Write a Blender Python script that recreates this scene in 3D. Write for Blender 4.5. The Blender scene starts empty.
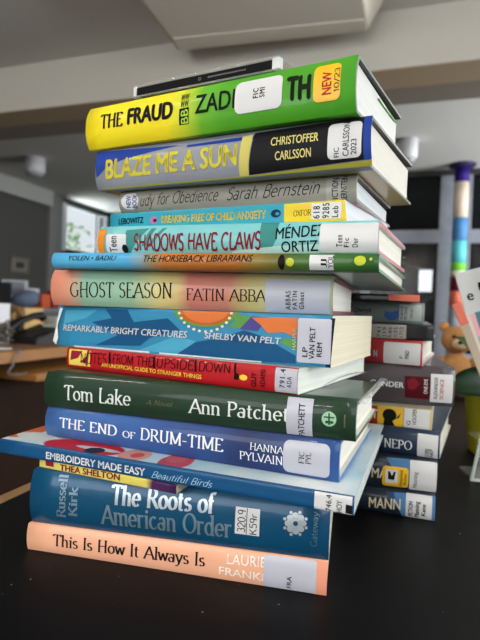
import bpy, bmesh, math, random
from mathutils import Vector, Matrix
random.seed(7)
SC = bpy.context.scene
COL = SC.collection
PI = math.pi
TABLE = 0.75            # height of the table top above the floor
ROOM_YAW = math.radians(-18.5)
CEIL = 2.79             # ceiling height above the floor

# ------------------------------------------------------------------ book geometry (metres, heights above the table top)
BOOK_GEO = {
  'always': dict(x=-0.0459, y=0.3597, yaw=-0.2156, L=0.2268, W=0.1580, zb=(0.0, 0.0, 0.0, 0.0, 0.42), zt=(0.0227, 0.013, -0.0002, 0.0, 0.42), bulge=0.002, power=2.5),
  'roots': dict(x=-0.0443, y=0.3611, yaw=-0.2208, L=0.2258, W=0.1600, zb=(0.0227, 0.013, -0.0002, 0.0, 0.42), zt=(0.0628, 0.003, 0.0069, 0.0, 0.42), bulge=0.0045, power=2.5),
  'birds': dict(x=-0.0457, y=0.3458, yaw=-0.3951, L=0.2300, W=0.1900, zb=(0.0628, 0.003, 0.0069, 0.0, 0.42), zt=(0.0691, 0.001, 0.0068, 0.0, 0.42), bulge=0.0004, power=8),
  'embroidery': dict(x=-0.0575, y=0.3518, yaw=-0.3588, L=0.2799, W=0.2075, zb=(0.0691, 0.001, 0.0068, 0.0, 0.42), zt=(0.081, 0.0032, 0.0091, 0.0, 0.42), bulge=0.001, power=6),
  'drum': dict(x=-0.0438, y=0.3707, yaw=-0.3834, L=0.2423, W=0.1559, zb=(0.081, 0.0032, 0.0091, 0.0, 0.42), zt=(0.1073, 0.0158, -0.0012, 0.0, 0.42), bulge=0.0035, power=2.5),
  'tom': dict(x=-0.0397, y=0.3672, yaw=-0.3786, L=0.2515, W=0.1539, zb=(0.1073, 0.0158, -0.0012, 0.0, 0.42), zt=(0.1345, 0.0024, -0.0005, 0.0, 0.42), bulge=0.004, power=2.5),
  'guide': dict(x=-0.0546, y=0.3902, yaw=-0.5081, L=0.2186, W=0.1647, zb=(0.1345, 0.0024, -0.0005, 0.0, 0.42), zt=(0.1524, -0.0015, -0.0059, 0.0, 0.42), bulge=0.002, power=4),
  'remarkably': dict(x=-0.0493, y=0.3966, yaw=-0.4357, L=0.2488, W=0.1473, zb=(0.1524, -0.0015, -0.0059, 0.0, 0.42), zt=(0.1891, 0.0035, 0.0028, 0.0, 0.42), bulge=0.001, power=8),
  'ghost': dict(x=-0.0479, y=0.3979, yaw=-0.3247, L=0.2402, W=0.1480, zb=(0.1891, 0.0035, 0.0028, 0.0, 0.42), zt=(0.2182, -0.0082, -0.005, 0.0, 0.42), bulge=0.005, power=2.5),
  'horse': dict(x=-0.0346, y=0.3694, yaw=-0.3859, L=0.2626, W=0.2243, zb=(0.2182, -0.0082, -0.005, 0.0, 0.42), zt=(0.2314, -0.0057, 0.0118, 0.0, 0.42), bulge=0.003, power=2.5),
  'shadows': dict(x=-0.0148, y=0.3747, yaw=-0.4176, L=0.2263, W=0.1563, zb=(0.2314, -0.0057, 0.0118, 0.0, 0.42), zt=(0.255, -0.0042, 0.0231, 0.0, 0.42), bulge=0.004, power=2.5),
  'anxiety': dict(x=-0.0240, y=0.3894, yaw=-0.4903, L=0.2075, W=0.1376, zb=(0.255, -0.0042, 0.0231, 0.0, 0.42), zt=(0.2701, 0.0102, 0.0391, 0.0, 0.42), bulge=0.0005, power=8),
  'obed': dict(x=-0.0138, y=0.3904, yaw=-0.4360, L=0.2011, W=0.1459, zb=(0.2701, 0.0102, 0.0391, 0.0, 0.42), zt=(0.2889, 0.0164, 0.0467, 0.0, 0.42), bulge=0.004, power=2.5),
  'blaze': dict(x=-0.0224, y=0.3777, yaw=-0.4765, L=0.2301, W=0.1622, zb=(0.2889, 0.0164, 0.0467, 0.0, 0.42), zt=(0.3234, 0.0257, 0.0748, 0.0, 0.42), bulge=0.0045, power=2.5),
  'fraud': dict(x=-0.0323, y=0.3752, yaw=-0.4992, L=0.2302, W=0.1324, zb=(0.3234, 0.0257, 0.0748, 0.0, 0.42), zt=(0.3583, 0.0211, 0.0542, 0.0, 0.42), bulge=0.005, power=2.5),
  'mann1': dict(x=0.0750, y=0.5064, yaw=-0.3372, L=0.2400, W=0.1600, zb=(0.0, 0.0, 0.0, 0.1, 0.6), zt=(0.0234, 0.0098, 0.0023, 0.1, 0.6), bulge=0.004, power=2.5),
  'mann2': dict(x=0.0773, y=0.5074, yaw=-0.2828, L=0.2400, W=0.1600, zb=(0.0234, 0.0098, 0.0023, 0.1, 0.6), zt=(0.0539, 0.0078, 0.0062, 0.1, 0.6), bulge=0.004, power=2.5),
  'nepo': dict(x=0.0959, y=0.5307, yaw=-0.4595, L=0.2250, W=0.1550, zb=(0.0539, 0.0078, 0.0062, 0.1, 0.6), zt=(0.0809, 0.0037, 0.0107, 0.1, 0.6), bulge=0.004, power=2.5),
  'st': dict(x=0.0977, y=0.5247, yaw=-0.3822, L=0.2000, W=0.1450, zb=(0.0809, 0.0037, 0.0107, 0.1, 0.6), zt=(0.1012, 0.005, 0.014, 0.1, 0.6), bulge=0.001, power=8),
  'gander': dict(x=0.1252, y=0.5253, yaw=-0.2095, L=0.1900, W=0.1600, zb=(0.1012, 0.005, 0.014, 0.1, 0.6), zt=(0.1416, 0.0025, 0.0169, 0.1, 0.6), bulge=0.005, power=2.5),
  'red': dict(x=0.0950, y=0.5492, yaw=-0.4428, L=0.2000, W=0.1500, zb=(0.1416, 0.0025, 0.0169, 0.1, 0.6), zt=(0.1669, 0.004, 0.0186, 0.1, 0.6), bulge=0.003, power=2.5),
  'black': dict(x=0.0991, y=0.5470, yaw=-0.3003, L=0.2100, W=0.1450, zb=(0.1669, 0.004, 0.0186, 0.1, 0.6), zt=(0.1834, 0.0038, 0.0197, 0.1, 0.6), bulge=0.001, power=8),
  'grey': dict(x=0.0947, y=0.5703, yaw=-0.2418, L=0.2150, W=0.1400, zb=(0.1834, 0.0038, 0.0197, 0.1, 0.6), zt=(0.2064, 0.0005, 0.0184, 0.1, 0.6), bulge=0.003, power=2.5),
  'salmon': dict(x=0.0741, y=0.5253, yaw=-0.2890, L=0.2100, W=0.1400, zb=(0.2064, 0.0005, 0.0184, 0.1, 0.6), zt=(0.2137, 0.0006, 0.0185, 0.1, 0.6), bulge=0.001, power=8),
}
SPINE_PRINT = {
  'fraud': [
    ('T', 'THE', 'serif', 'ink', 0.0162, 0.436, 0.0411, 0.419, 0.312, {'bold': 2.3}),
    ('T', 'FRAUD', 'sans', 'ink', 0.0452, 0.426, 0.0904, 0.406, 0.348, {'bold': 0.085}),
    ('P', 'ink', [(0.0962, 0.559), (0.1048, 0.565), (0.1046, 0.227), (0.096, 0.227)]),
    ('T', 'WW', 'sans', 'ink', 0.0971, 0.577, 0.1043, 0.584, 0.142, {'bold': 0.03}),
    ('T', 'WW', 'sans', 'ink', 0.0968, 0.728, 0.104, 0.734, 0.146, {'bold': 0.03}),
    ('U', 'BB', 'sans', 'fraud_green', 0.0978, 0.1041, 0.24, 0.53, {'bold': 0.0}),
    ('T', 'ZADI', 'sans', 'dark_green', 0.1103, 0.407, 0.144, 0.39, 0.374, {'bold': 0.03}),
    ('T', 'TH', 'sans', 'dark_green', 0.1832, 0.361, 0.2006, 0.336, 0.421, {'bold': 0.09}),
    ('LABEL', 'spine_label', 'label_white', 0.144, 0.1802, 0.252, 0.881, 0.2),
    ('U', 'FIC', 'mono', 'ink', 0.1585, 0.1624, 0.496, 0.69, {'bold': 0.05}),
    ('U', 'SMI', 'mono', 'ink', 0.1635, 0.1673, 0.493, 0.686, {'bold': 0.05}),
    ('END',),
    ('LABEL', 'new_sticker', 'sticker_yellow', 0.2024, 0.2204, 0.231, 0.893, 0.2),
    ('U', 'NEW', 'sans', 'red_ink', 0.2084, 0.2145, 0.341, 0.75, {'bold': 0.04}),
    ('U', '10/23', 'hand', 'ink', 0.2164, 0.2197, 0.363, 0.79, {'bold': 1.5}),
    ('END',),
  ],
  'blaze': [
    ('P', 'blaze_olive', [(0.0024, 0.038), (0.1443, 0.023), (0.2316, 0.107), (0.2314, 0.0), (0.1443, 0.0), (0.0108, 0.0)]),
    ('P', 'blaze_blue', [(-0.0015, 0.979), (0.0838, 0.876), (0.056, 0.79), (0.0284, 0.672), (0.0117, 0.518), (0.0017, 0.297)]),
    ('P', 'blaze_blue', [(0.0905, 0.852), (0.1533, 0.889), (0.154, 0.792), (0.1216, 0.792), (0.0909, 0.8)]),
    ('P', 'blaze_yellow', [(0.1383, 0.875), (0.1468, 0.915), (0.1435, 0.025), (0.1361, 0.021)]),
    ('P', 'blaze_black', [(0.1478, 0.936), (0.2254, 1.0), (0.2266, 0.12), (0.1439, 0.033)]),
    ('P', 'blaze_blue', [(0.2254, 1.0), (0.2305, 1.0), (0.2316, 0.107), (0.2266, 0.12)]),
    ('T', 'BLAZE ME A SUN', 'sans', 'blaze_letters', 0.0114, 0.251, 0.1351, 0.265, 0.458, {'bold': 0.05}),
    ('T', 'CHRISTOFFER', 'sans', 'pale_yellow', 0.1615, 0.59, 0.1961, 0.585, 0.177, {'bold': 0.02}),
    ('T', 'CARLSSON', 'sans', 'pale_yellow', 0.165, 0.273, 0.1912, 0.279, 0.179, {'bold': 0.02}),
    ('LABEL', 'spine_label', 'label_white', 0.2026, 0.225, 0.172, 0.905, 0.15),
    ('U', 'FIC', 'sans', 'ink', 0.2071, 0.2104, 0.205, 0.396, {}),
    ('U', 'CARLSSON', 'sans', 'ink', 0.2129, 0.2169, 0.215, 0.907, {}),
    ('U', '2023', 'sans', 'ink', 0.2183, 0.2219, 0.229, 0.537, {}),
    ('END',),
  ],
  'obed': [
    ('LABEL', 'round_sticker', 'label_white', 0.0026, 0.0203, 0.116, 0.879, 0.5),
    ('U', 'NEW', 'sans', 'blue_ink', 0.0079, 0.0126, 0.195, 0.745, {'bold': 0.04}),
    ('U', 'BOOK', 'sans', 'blue_ink', 0.0141, 0.0187, 0.161, 0.8, {'bold': 0.04}),
    ('END',),
    ('T', 'udy for Obedience', 'hand', 'ink', 0.022, 0.252, 0.0953, 0.315, 0.528, {'slant': 0.3, 'bold': 1.05}),
    ('T', 'Sarah Bernstein', 'hand', 'ink', 0.1026, 0.276, 0.1758, 0.336, 0.525, {'slant': 0.3, 'bold': 1.05}),
    ('LABEL', 'spine_label', 'label_grey', 0.1801, 0.1951, 0.015, 0.985, 0),
    ('U', 'FICTION', 'sans', 'ink', 0.1844, 0.1886, -0.013, 0.906, {}),
    ('U', 'BERNSTEIN', 'sans', 'ink', 0.1907, 0.1948, 0.006, 0.968, {}),
    ('END',),
  ],
  'anxiety': [
    ('T', 'LEBOWITZ', 'sans', 'ink', 0.0097, 0.289, 0.0367, 0.32, 0.362, {'bold': 0.05}),
    ('E', 'pink', 0.0475, 0.469, 0.0037, 0.2, 0, 360, 0),
    ('E', 'navy_ink', 0.0486, 0.437, 0.0019, 0.106, 0, 360, 0),
    ('T', 'BREAKING FREE OF CHILD ANXIETY', 'sans', 'anx_yellow', 0.0555, 0.278, 0.1495, 0.272, 0.402, {'bold': 0.045}),
    ('E', 'navy_ink', 0.1573, 0.498, 0.0039, 0.208, 0, 360, 0),
    ('E', 'anx_teal', 0.1585, 0.48, 0.0016, 0.079, 0, 360, 0),
    ('P', 'anx_yellow', [(0.1636, 0.946), (0.2076, 1.0), (0.2097, 0.0), (0.1641, 0.017)]),
    ('T', 'OXFORD', 'serif', 'ink', 0.171, 0.306, 0.187, 0.337, 0.281, {}),
    ('LABEL', 'spine_label', 'label_white', 0.1845, 0.2059, 0.126, 0.895, 0),
    ('U', '618', 'mono', 'ink', 0.1858, 0.1905, 0.146, 0.757, {'bold': 0.03}),
    ('U', '9285', 'mono', 'ink', 0.1926, 0.1973, 0.151, 0.872, {'bold': 0.03}),
    ('U', 'Leb', 'mono', 'ink', 0.1994, 0.2036, 0.18, 0.709, {'bold': 0.03}),
    ('END',),
  ],
  'shadows': [
    ('P', 'shadows_dark', [(0.0277, 0.844), (0.0493, 0.9), (0.0399, 0.484), (0.031, 0.023), (0.0241, 0.023)]),
    ('P', 'shadows_dark', [(0.0512, 0.898), (0.0559, 0.894), (0.0473, 0.28), (0.0435, 0.281)]),
    ('P', 'shadows_dark', [(0.0615, 0.889), (0.0659, 0.904), (0.051, 0.246), (0.0481, 0.247)]),
    ('P', 'shadows_dark', [(0.1437, 1.0), (0.1574, 1.0), (0.1571, 0.492), (0.1509, 0.02), (0.1448, 0.02)]),
    ('P', 'shadows_pale', [(0.1241, 0.109), (0.1585, 0.251), (0.188, 0.301), (0.1873, 0.006), (0.1193, 0.006)]),
    ('P', 'orange', [(0.0, 0.885), (0.0076, 0.898), (0.0059, 0.023), (-0.0004, 0.024)]),
    ('LABEL', 'teen_sticker', 'label_white', 0.0088, 0.0286, 0.056, 0.704, 0.12),
    ('U', 'Teen', 'sans', 'ink', 0.0118, 0.0193, 0.072, 0.635, {'bold': 0.02}),
    ('E', 'ink', 0.0271, 0.185, 0.0029, 0.149, 0, 360, 0),
    ('END',),
    ('T', 'SHADOWS HAVE CLAWS', 'hand', 'blood_red', 0.0358, 0.135, 0.145, 0.16, 0.54, {'bold': 2.0, 'slant': 0.06}),
    ('T', 'MÉNDEZ', 'sans', 'dark_green', 0.156, 0.456, 0.1913, 0.557, 0.351, {'bold': 0.02}),
    ('T', 'ORTIZ', 'sans', 'dark_green', 0.1602, 0.06, 0.1866, 0.097, 0.315, {'bold': 0.02}),
    ('LABEL', 'spine_label', 'label_white', 0.1876, 0.2262, 0.045, 0.926, 0.08),
    ('U', 'Teen', 'mono', 'ink', 0.1992, 0.2032, 0.212, 0.557, {}),
    ('U', 'Fic', 'mono', 'ink', 0.2043, 0.2076, 0.197, 0.467, {}),
    ('U', 'Dur', 'mono', 'ink', 0.2099, 0.2135, 0.195, 0.464, {}),
    ('END',),
  ],
  'horse': [
    ('E', 'yellow_green', 0.2045, 0.469, 0.0028, 0.252, 0, 360, 0),
    ('E', 'ink', 0.1985, 0.465, 0.0025, 0.452, 0, 360, 0),
    ('T', 'YOLEN • BADIU', 'sans', 'ink', 0.0176, 0.473, 0.0642, 0.5, 0.313, {'slant': 0.25, 'bold': 0.012}),
    ('T', 'THE HORSEBACK LIBRARIANS', 'sans', 'ink', 0.089, 0.419, 0.1776, 0.477, 0.412, {'slant': 0.25, 'bold': 0.012}),
    ('E', 'yellow_green', 0.2509, 0.576, 0.0037, 0.287, 0, 360, 0),
    ('E', 'yellow_green', 0.2577, 0.662, 0.001, 0.088, 0, 360, 0),
    ('LABEL', 'spine_label', 'label_white', 0.2179, 0.234, 0.031, 0.912, 0),
    ('U', 'JJ', 'sans', 'ink', 0.2257, 0.2287, 0.159, 0.648, {}),
    ('U', 'YOL', 'sans', 'ink', 0.2303, 0.2339, 0.138, 0.853, {}),
    ('END',),
  ],
  'ghost': [
    ('T', 'GHOST SEASON', 'serif', 'ink', 0.02, 0.245, 0.115, 0.294, 0.398, {'bold': 0.75}),
    ('T', 'FATIN ABBAS', 'serif', 'ink', 0.1276, 0.259, 0.1972, 0.278, 0.299, {'bold': 0.75}),
    ('LABEL', 'spine_label', 'label_lilac', 0.191, 0.2384, 0.015, 0.85, 0),
    ('U', 'ABBAS', 'mono', 'ink', 0.2066, 0.2103, 0.091, 0.564, {}),
    ('U', 'FATIN', 'mono', 'ink', 0.2118, 0.2151, 0.109, 0.568, {}),
    ('U', 'Ghost', 'mono', 'ink', 0.2166, 0.2202, 0.115, 0.548, {}),
    ('END',),
  ],
  'remarkably': [
    ('P', 'rem_navy', [(0.0534, 0.951), (0.0763, 0.96), (0.0832, 0.682), (0.1161, 0.808), (0.1276, 0.561), (0.0996, 0.344), (0.09, 0.148), (0.0441, 0.091), (0.0673, 0.363), (0.0391, 0.63), (0.0605, 0.748)]),
    ('P', 'rem_light', [(0.0092, 0.888), (0.045, 0.932), (0.0324, 0.717), (0.0075, 0.544)]),
    ('P', 'rem_light', [(0.0899, 0.057), (0.1241, 0.425), (0.1548, 0.282), (0.1802, 0.059), (0.1462, 0.076), (0.1187, 0.022)]),
    ('P', 'rem_navy', [(0.1242, 0.01), (0.1424, 0.325), (0.1648, 0.445), (0.1827, 0.636), (0.1973, 0.535), (0.2237, 0.187), (0.2238, 0.03), (0.1717, 0.0)]),
    ('P', 'rem_green', [(0.1669, 0.987), (0.1967, 0.895), (0.1843, 0.679), (0.1695, 0.659), (0.1759, 0.832)]),
    ('P', 'rem_purple', [(0.1886, 0.927), (0.2013, 0.92), (0.194, 0.631), (0.1795, 0.652)]),
    ('P', 'rem_orange', [(0.1887, 0.903), (0.224, 0.928), (0.2239, 0.537), (0.2141, 0.639), (0.2019, 0.602), (0.197, 0.735)]),
    ('P', 'rem_green', [(0.2142, 0.522), (0.224, 0.498), (0.2243, 0.304), (0.2114, 0.419)]),
    ('E', 'rem_green', 0.1495, 1.077, 0.0297, 0.427, 180, 360, 0),
    ('E', 'rem_sun_ring', 0.1495, 1.077, 0.0253, 0.386, 180, 360, 0),
    ('E', 'rem_orange', 0.1495, 1.077, 0.021, 0.333, 180, 360, 0),
    ('E', 'cream', 0.172, 0.974, 0.0013, 0.029, 0, 360, 0),
    ('E', 'cream', 0.1708, 0.869, 0.0013, 0.029, 0, 360, 0),
    ('E', 'cream', 0.1684, 0.772, 0.0013, 0.029, 0, 360, 0),
    ('E', 'cream', 0.165, 0.689, 0.0013, 0.029, 0, 360, 0),
    ('E', 'cream', 0.1608, 0.624, 0.0013, 0.029, 0, 360, 0),
    ('E', 'cream', 0.156, 0.58, 0.0013, 0.029, 0, 360, 0),
    ('E', 'cream', 0.1509, 0.561, 0.0013, 0.029, 0, 360, 0),
    ('E', 'cream', 0.1456, 0.566, 0.0013, 0.03, 0, 360, 0),
    ('E', 'cream', 0.1406, 0.597, 0.0014, 0.03, 0, 360, 0),
    ('E', 'cream', 0.1359, 0.652, 0.0014, 0.03, 0, 360, 0),
    ('E', 'cream', 0.132, 0.729, 0.0013, 0.03, 0, 360, 0),
    ('E', 'cream', 0.129, 0.824, 0.0014, 0.03, 0, 360, 0),
    ('E', 'cream', 0.1269, 0.931, 0.0014, 0.03, 0, 360, 0),
    ('P', 'white_worn', [(0.003, 0.944), (0.0066, 0.935), (0.0011, 0.511), (0.0022, 0.192), (-0.0007, 0.021), (-0.0038, 0.108), (-0.0006, 0.484)]),
    ('P', 'white_worn', [(0.0205, 0.038), (0.0997, 0.041), (0.0994, 0.002), (0.0201, 0.0)]),
    ('P', 'white_worn', [(0.1093, 0.037), (0.1978, 0.024), (0.1977, 0.0), (0.1091, 0.0)]),
    ('T', 'REMARKABLY BRIGHT CREATURES', 'sans', 'white_ink', 0.0078, 0.392, 0.1351, 0.399, 0.142, {'bold': 0.03, 'slant': 0.12}),
    ('T', 'SHELBY VAN PELT', 'sans', 'white_ink', 0.1502, 0.418, 0.2126, 0.395, 0.125, {'bold': 0.03, 'slant': 0.12}),
    ('U', 'HARPER', 'sans', 'cream', 0.221, 0.2236, 0.301, 0.728, {}),
    ('P', 'rem_dark', [(0.2476, 0.95), (0.251, 0.953), (0.2489, 0.018), (0.2454, 0.02)]),
    ('LABEL', 'spine_label', 'label_lilac', 0.2248, 0.2488, 0.069, 0.932, 0.06),
    ('U', 'LP', 'sans', 'ink', 0.2287, 0.2324, 0.181, 0.373, {'bold': 0.03}),
    ('U', 'VAN PELT', 'sans', 'ink', 0.2336, 0.2375, 0.144, 0.764, {'bold': 0.03}),
    ('U', 'REM', 'sans', 'ink', 0.2391, 0.2426, 0.202, 0.477, {'bold': 0.03}),
    ('END',),
  ],
  'guide': [
    ('P', 'guide_yellow', [(0.0026, 0.917), (0.0279, 0.918), (0.0284, 0.153), (0.0031, 0.154)]),
    ('P', 'guide_maroon', [(0.0056, 0.858), (0.0189, 0.861), (0.0137, 0.512), (0.0047, 0.378)]),
    ('P', 'guide_maroon', [(0.0163, 0.334), (0.0255, 0.701), (0.0234, 0.272)]),
    ('P', 'guide_maroon', [(0.0242, 0.927), (0.0271, 0.938), (0.0256, 0.187), (0.0232, 0.176)]),
    ('T', 'NOTES', 'hand', 'guide_dark', 0.0175, 0.292, 0.0471, 0.357, 0.487, {'bold': 1.3}),
    ('T', 'FROM', 'hand', 'guide_dark', 0.0542, 0.44, 0.0757, 0.463, 0.425, {'bold': 1.3}),
    ('T', 'THE', 'hand', 'guide_dark', 0.0789, 0.466, 0.0962, 0.484, 0.412, {'bold': 1.3}),
    ('T', 'UPSIDE', 'hand', 'guide_dark', 0.1002, 0.489, 0.1351, 0.525, 0.401, {'bold': 1.3}),
    ('T', 'DOWN', 'hand', 'guide_dark', 0.1396, 0.53, 0.1663, 0.559, 0.381, {'bold': 1.3}),
    ('P', 'guide_dark', [(0.049, 0.924), (0.0511, 0.932), (0.0522, 0.373), (0.05, 0.362)]),
    ('P', 'guide_dark', [(0.0958, 0.945), (0.0977, 0.953), (0.0988, 0.425), (0.0968, 0.416)]),
    ('P', 'guide_dark', [(0.1351, 0.964), (0.1368, 0.971), (0.1379, 0.469), (0.1361, 0.46)]),
    ('P', 'guide_dark', [(0.1692, 0.979), (0.1708, 0.986), (0.1718, 0.508), (0.1702, 0.499)]),
    ('T', 'AN UNOFFICIAL GUIDE TO STRANGER THINGS', 'sans', 'bright_yellow', 0.0419, 0.236, 0.1424, 0.194, 0.175, {'bold': 0.04}),
    ('E', 'bright_yellow', 0.1777, 0.451, 0.0033, 0.116, 0, 360, 0),
    ('P', 'guide_dark', [(0.1704, 0.59), (0.1729, 0.602), (0.1746, 0.474), (0.1731, 0.329), (0.1698, 0.35)]),
    ('U', 'GUY', 'sans', 'guide_dark', 0.1839, 0.1879, 0.124, 0.705, {}),
    ('U', 'ADAMS', 'sans', 'guide_dark', 0.191, 0.1948, 0.127, 0.851, {}),
    ('LABEL', 'spine_label', 'label_lilac', 0.2024, 0.2187, 0.046, 0.975, 0),
    ('U', '791.4', 'mono', 'ink', 0.2061, 0.2098, 0.219, 0.939, {}),
    ('U', 'ADA', 'mono', 'ink', 0.2114, 0.2147, 0.249, 0.675, {}),
    ('END',),
  ],
  'tom': [
    ('T', 'Tom Lake', 'serif', 'silver', 0.0202, 0.282, 0.0838, 0.312, 0.397, {'bold': 1.0}),
    ('T', 'A Novel', 'hand', 'dull_gold', 0.0971, 0.391, 0.1197, 0.402, 0.133, {'bold': 0.5, 'slant': 0.3}),
    ('T', 'Ann Patchett', 'serif', 'silver', 0.1325, 0.303, 0.2126, 0.355, 0.369, {'bold': 1.0}),
    ('E', 'pale_green', 0.2345, 0.529, 0.0048, 0.185, 0, 360, 0),
    ('P', 'tom_green', [(0.2338, 0.672), (0.2349, 0.676), (0.2353, 0.384), (0.2342, 0.379)]),
    ('P', 'tom_green', [(0.2311, 0.589), (0.238, 0.592), (0.238, 0.556), (0.2312, 0.553)]),
    ('E', 'tom_green', 0.2333, 0.45, 0.0013, 0.037, 0, 360, 0),
    ('E', 'tom_green', 0.2362, 0.452, 0.0013, 0.037, 0, 360, 0),
    ('U', 'HARPER', 'sans', 'dull_gold', 0.2441, 0.2451, 0.374, 0.689, {}),
    ('LABEL', 'spine_label', 'label_lilac', 0.206, 0.2236, 0.015, 0.97, 0),
    ('U', 'PATCHETT', 'sans', 'ink', 0.2143, 0.2184, -0.005, 0.842, {'bold': 0.03}),
    ('END',),
  ],
  'drum': [
    ('T', 'THE END', 'serif', 'white_ink', 0.0149, 0.386, 0.0711, 0.358, 0.308, {'bold': 1.15}),
    ('T', 'OF', 'serif', 'white_ink', 0.0762, 0.358, 0.0879, 0.347, 0.197, {'bold': 1.15}),
    ('T', 'DRUM-TIME', 'serif', 'white_ink', 0.0924, 0.369, 0.161, 0.362, 0.334, {'bold': 1.15}),
    ('T', 'HANNA', 'serif', 'white_ink', 0.1809, 0.524, 0.2054, 0.516, 0.172, {'bold': 0.6}),
    ('T', 'PYLVAINEN', 'serif', 'white_ink', 0.1733, 0.238, 0.2145, 0.241, 0.208, {'bold': 0.7}),
    ('LABEL', 'spine_label', 'label_lilac', 0.2048, 0.2364, 0.077, 0.885, 0.2),
    ('U', 'FIC', 'serif', 'ink', 0.2158, 0.2192, 0.359, 0.645, {'bold': 1.3}),
    ('U', 'PYL', 'serif', 'ink', 0.2205, 0.2239, 0.372, 0.644, {'bold': 1.3}),
    ('END',),
  ],
  'embroidery': [
    ('T', 'EMBROIDERY MADE EASY', 'sans', 'white_ink', 0.0472, 0.196, 0.1346, 0.174, 0.465, {'bold': 0.04}),
    ('T', 'Beautiful Birds', 'hand', 'pale_blue_ink', 0.1399, 0.165, 0.1866, 0.177, 0.423, {'slant': 0.4, 'bold': 1.0}),
    ('LABEL', 'spine_label', 'label_white', 0.2556, 0.2788, 0.015, 0.985, 0),
    ('U', '746.4', 'sans', 'ink', 0.2629, 0.2662, 0.015, 0.925, {'bold': 0.02}),
    ('U', 'HOY', 'sans', 'ink', 0.2694, 0.2727, 0.042, 0.714, {'bold': 0.02}),
    ('P', 'ink', [(0.275, 0.566), (0.279, 0.545), (0.2788, 0.06), (0.2749, 0.082)]),
    ('END',),
  ],
  'birds': [
    ('P', 'guide_maroon', [(0.006, 1.0), (0.0139, 1.0), (0.0145, 0.352), (0.0065, 0.329)]),
    ('T', 'THEA SHELTON', 'sans', 'guide_maroon', 0.0203, 0.105, 0.0756, 0.315, 0.731, {'bold': 0.05}),
  ],
  'roots': [
    ('T', 'The Roots of', 'serif', 'foil', 0.0667, 0.57, 0.1466, 0.633, 0.322, {'bold': 2.3}),
    ('T', 'American Order', 'serif', 'foil_dull', 0.0592, 0.175, 0.1591, 0.226, 0.356, {'bold': 1.5}),
    ('U', 'Russell', 'serif', 'foil_dull', 0.0231, 0.0302, 0.193, 0.966, {'bold': 1.8}),
    ('U', 'Kirk', 'serif', 'foil_dull', 0.0333, 0.0399, 0.245, 0.794, {'bold': 1.8}),
    ('E', 'foil', 0.2081, 0.648, 0.0023, 0.053, 0, 360, 0),
    ('E', 'foil', 0.2103, 0.577, 0.001, 0.027, 0, 360, 0),
    ('E', 'foil', 0.2068, 0.547, 0.0023, 0.055, 0, 360, 0),
    ('E', 'foil', 0.2064, 0.451, 0.001, 0.028, 0, 360, 0),
    ('E', 'foil', 0.2033, 0.495, 0.0023, 0.056, 0, 360, 0),
    ('E', 'foil', 0.2004, 0.431, 0.0011, 0.028, 0, 360, 0),
    ('E', 'foil', 0.1997, 0.524, 0.0023, 0.055, 0, 360, 0),
    ('E', 'foil', 0.196, 0.531, 0.0011, 0.028, 0, 360, 0),
    ('E', 'foil', 0.198, 0.617, 0.0023, 0.054, 0, 360, 0),
    ('E', 'foil', 0.1957, 0.687, 0.0011, 0.026, 0, 360, 0),
    ('E', 'foil', 0.1993, 0.715, 0.0023, 0.052, 0, 360, 0),
    ('E', 'foil', 0.1997, 0.804, 0.001, 0.025, 0, 360, 0),
    ('E', 'foil', 0.2028, 0.764, 0.0023, 0.051, 0, 360, 0),
    ('E', 'foil', 0.2056, 0.821, 0.0011, 0.025, 0, 360, 0),
    ('E', 'foil', 0.2064, 0.737, 0.0023, 0.052, 0, 360, 0),
    ('E', 'foil', 0.21, 0.73, 0.0011, 0.026, 0, 360, 0),
    ('E', 'foil', 0.2031, 0.632, 0.0034, 0.084, 0, 360, 0.5),
    ('U', 'Gateway', 'hand', 'foil_dull', 0.2136, 0.2179, 0.268, 0.862, {'bold': 0.8}),
    ('LABEL', 'spine_label', 'label_white', 0.1614, 0.1786, 0.326, 0.798, 0),
    ('U', '320.9', 'hand', 'ink', 0.1633, 0.1686, 0.365, 0.755, {'bold': 1.5}),
    ('U', 'K59r', 'hand', 'ink', 0.1719, 0.1767, 0.346, 0.713, {'bold': 1.5}),
    ('P', 'ink', [(0.1693, 0.79), (0.1699, 0.788), (0.1698, 0.334), (0.1693, 0.336)]),
    ('END',),
  ],
  'always': [
    ('T', 'This Is How It Always Is', 'serif', 'ink', 0.0222, 0.332, 0.1422, 0.383, 0.406, {'bold': 1.3}),
    ('T', 'LAURIE', 'sans', 'pale_peach', 0.1579, 0.569, 0.1856, 0.615, 0.291, {}),
    ('T', 'FRANKEL', 'sans', 'pale_peach', 0.1525, 0.205, 0.1922, 0.177, 0.243, {}),
    ('P', 'always_deep', [(0.2186, 1.0), (0.2273, 0.995), (0.2272, 0.0), (0.2188, 0.0)]),
    ('LABEL', 'spine_label', 'label_lilac', 0.184, 0.2201, 0.015, 0.984, 0),
    ('U', 'FRA', 'sans', 'ink', 0.2004, 0.2035, 0.079, 0.463, {}),
    ('END',),
  ],
  'mann1': [
    ('P', 'mann_blue', [(0.2035, 0.934), (0.2197, 0.983), (0.2173, 0.0), (0.2119, 0.0), (0.2078, 0.352)]),
    ('P', 'mann_mid', [(0.1962, 0.93), (0.2035, 0.934), (0.2078, 0.352), (0.2005, 0.425)]),
    ('P', 'mann_blue', [(0.2365, 1.0), (0.2404, 1.0), (0.2407, 0.0), (0.2368, 0.0)]),
    ('T', 'MANN', 'sans', 'cream', 0.1808, 0.189, 0.2101, 0.291, 0.43, {'bold': 0.03}),
    ('LABEL', 'spine_label', 'label_white', 0.2146, 0.2378, 0.015, 0.985, 0.03),
    ('U', 'FICTION', 'sans', 'ink', 0.2172, 0.2208, 0.072, 0.703, {'bold': 0.05}),
    ('U', 'Manning', 'sans', 'ink', 0.2226, 0.2265, 0.072, 0.737, {'bold': 0.05}),
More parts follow.
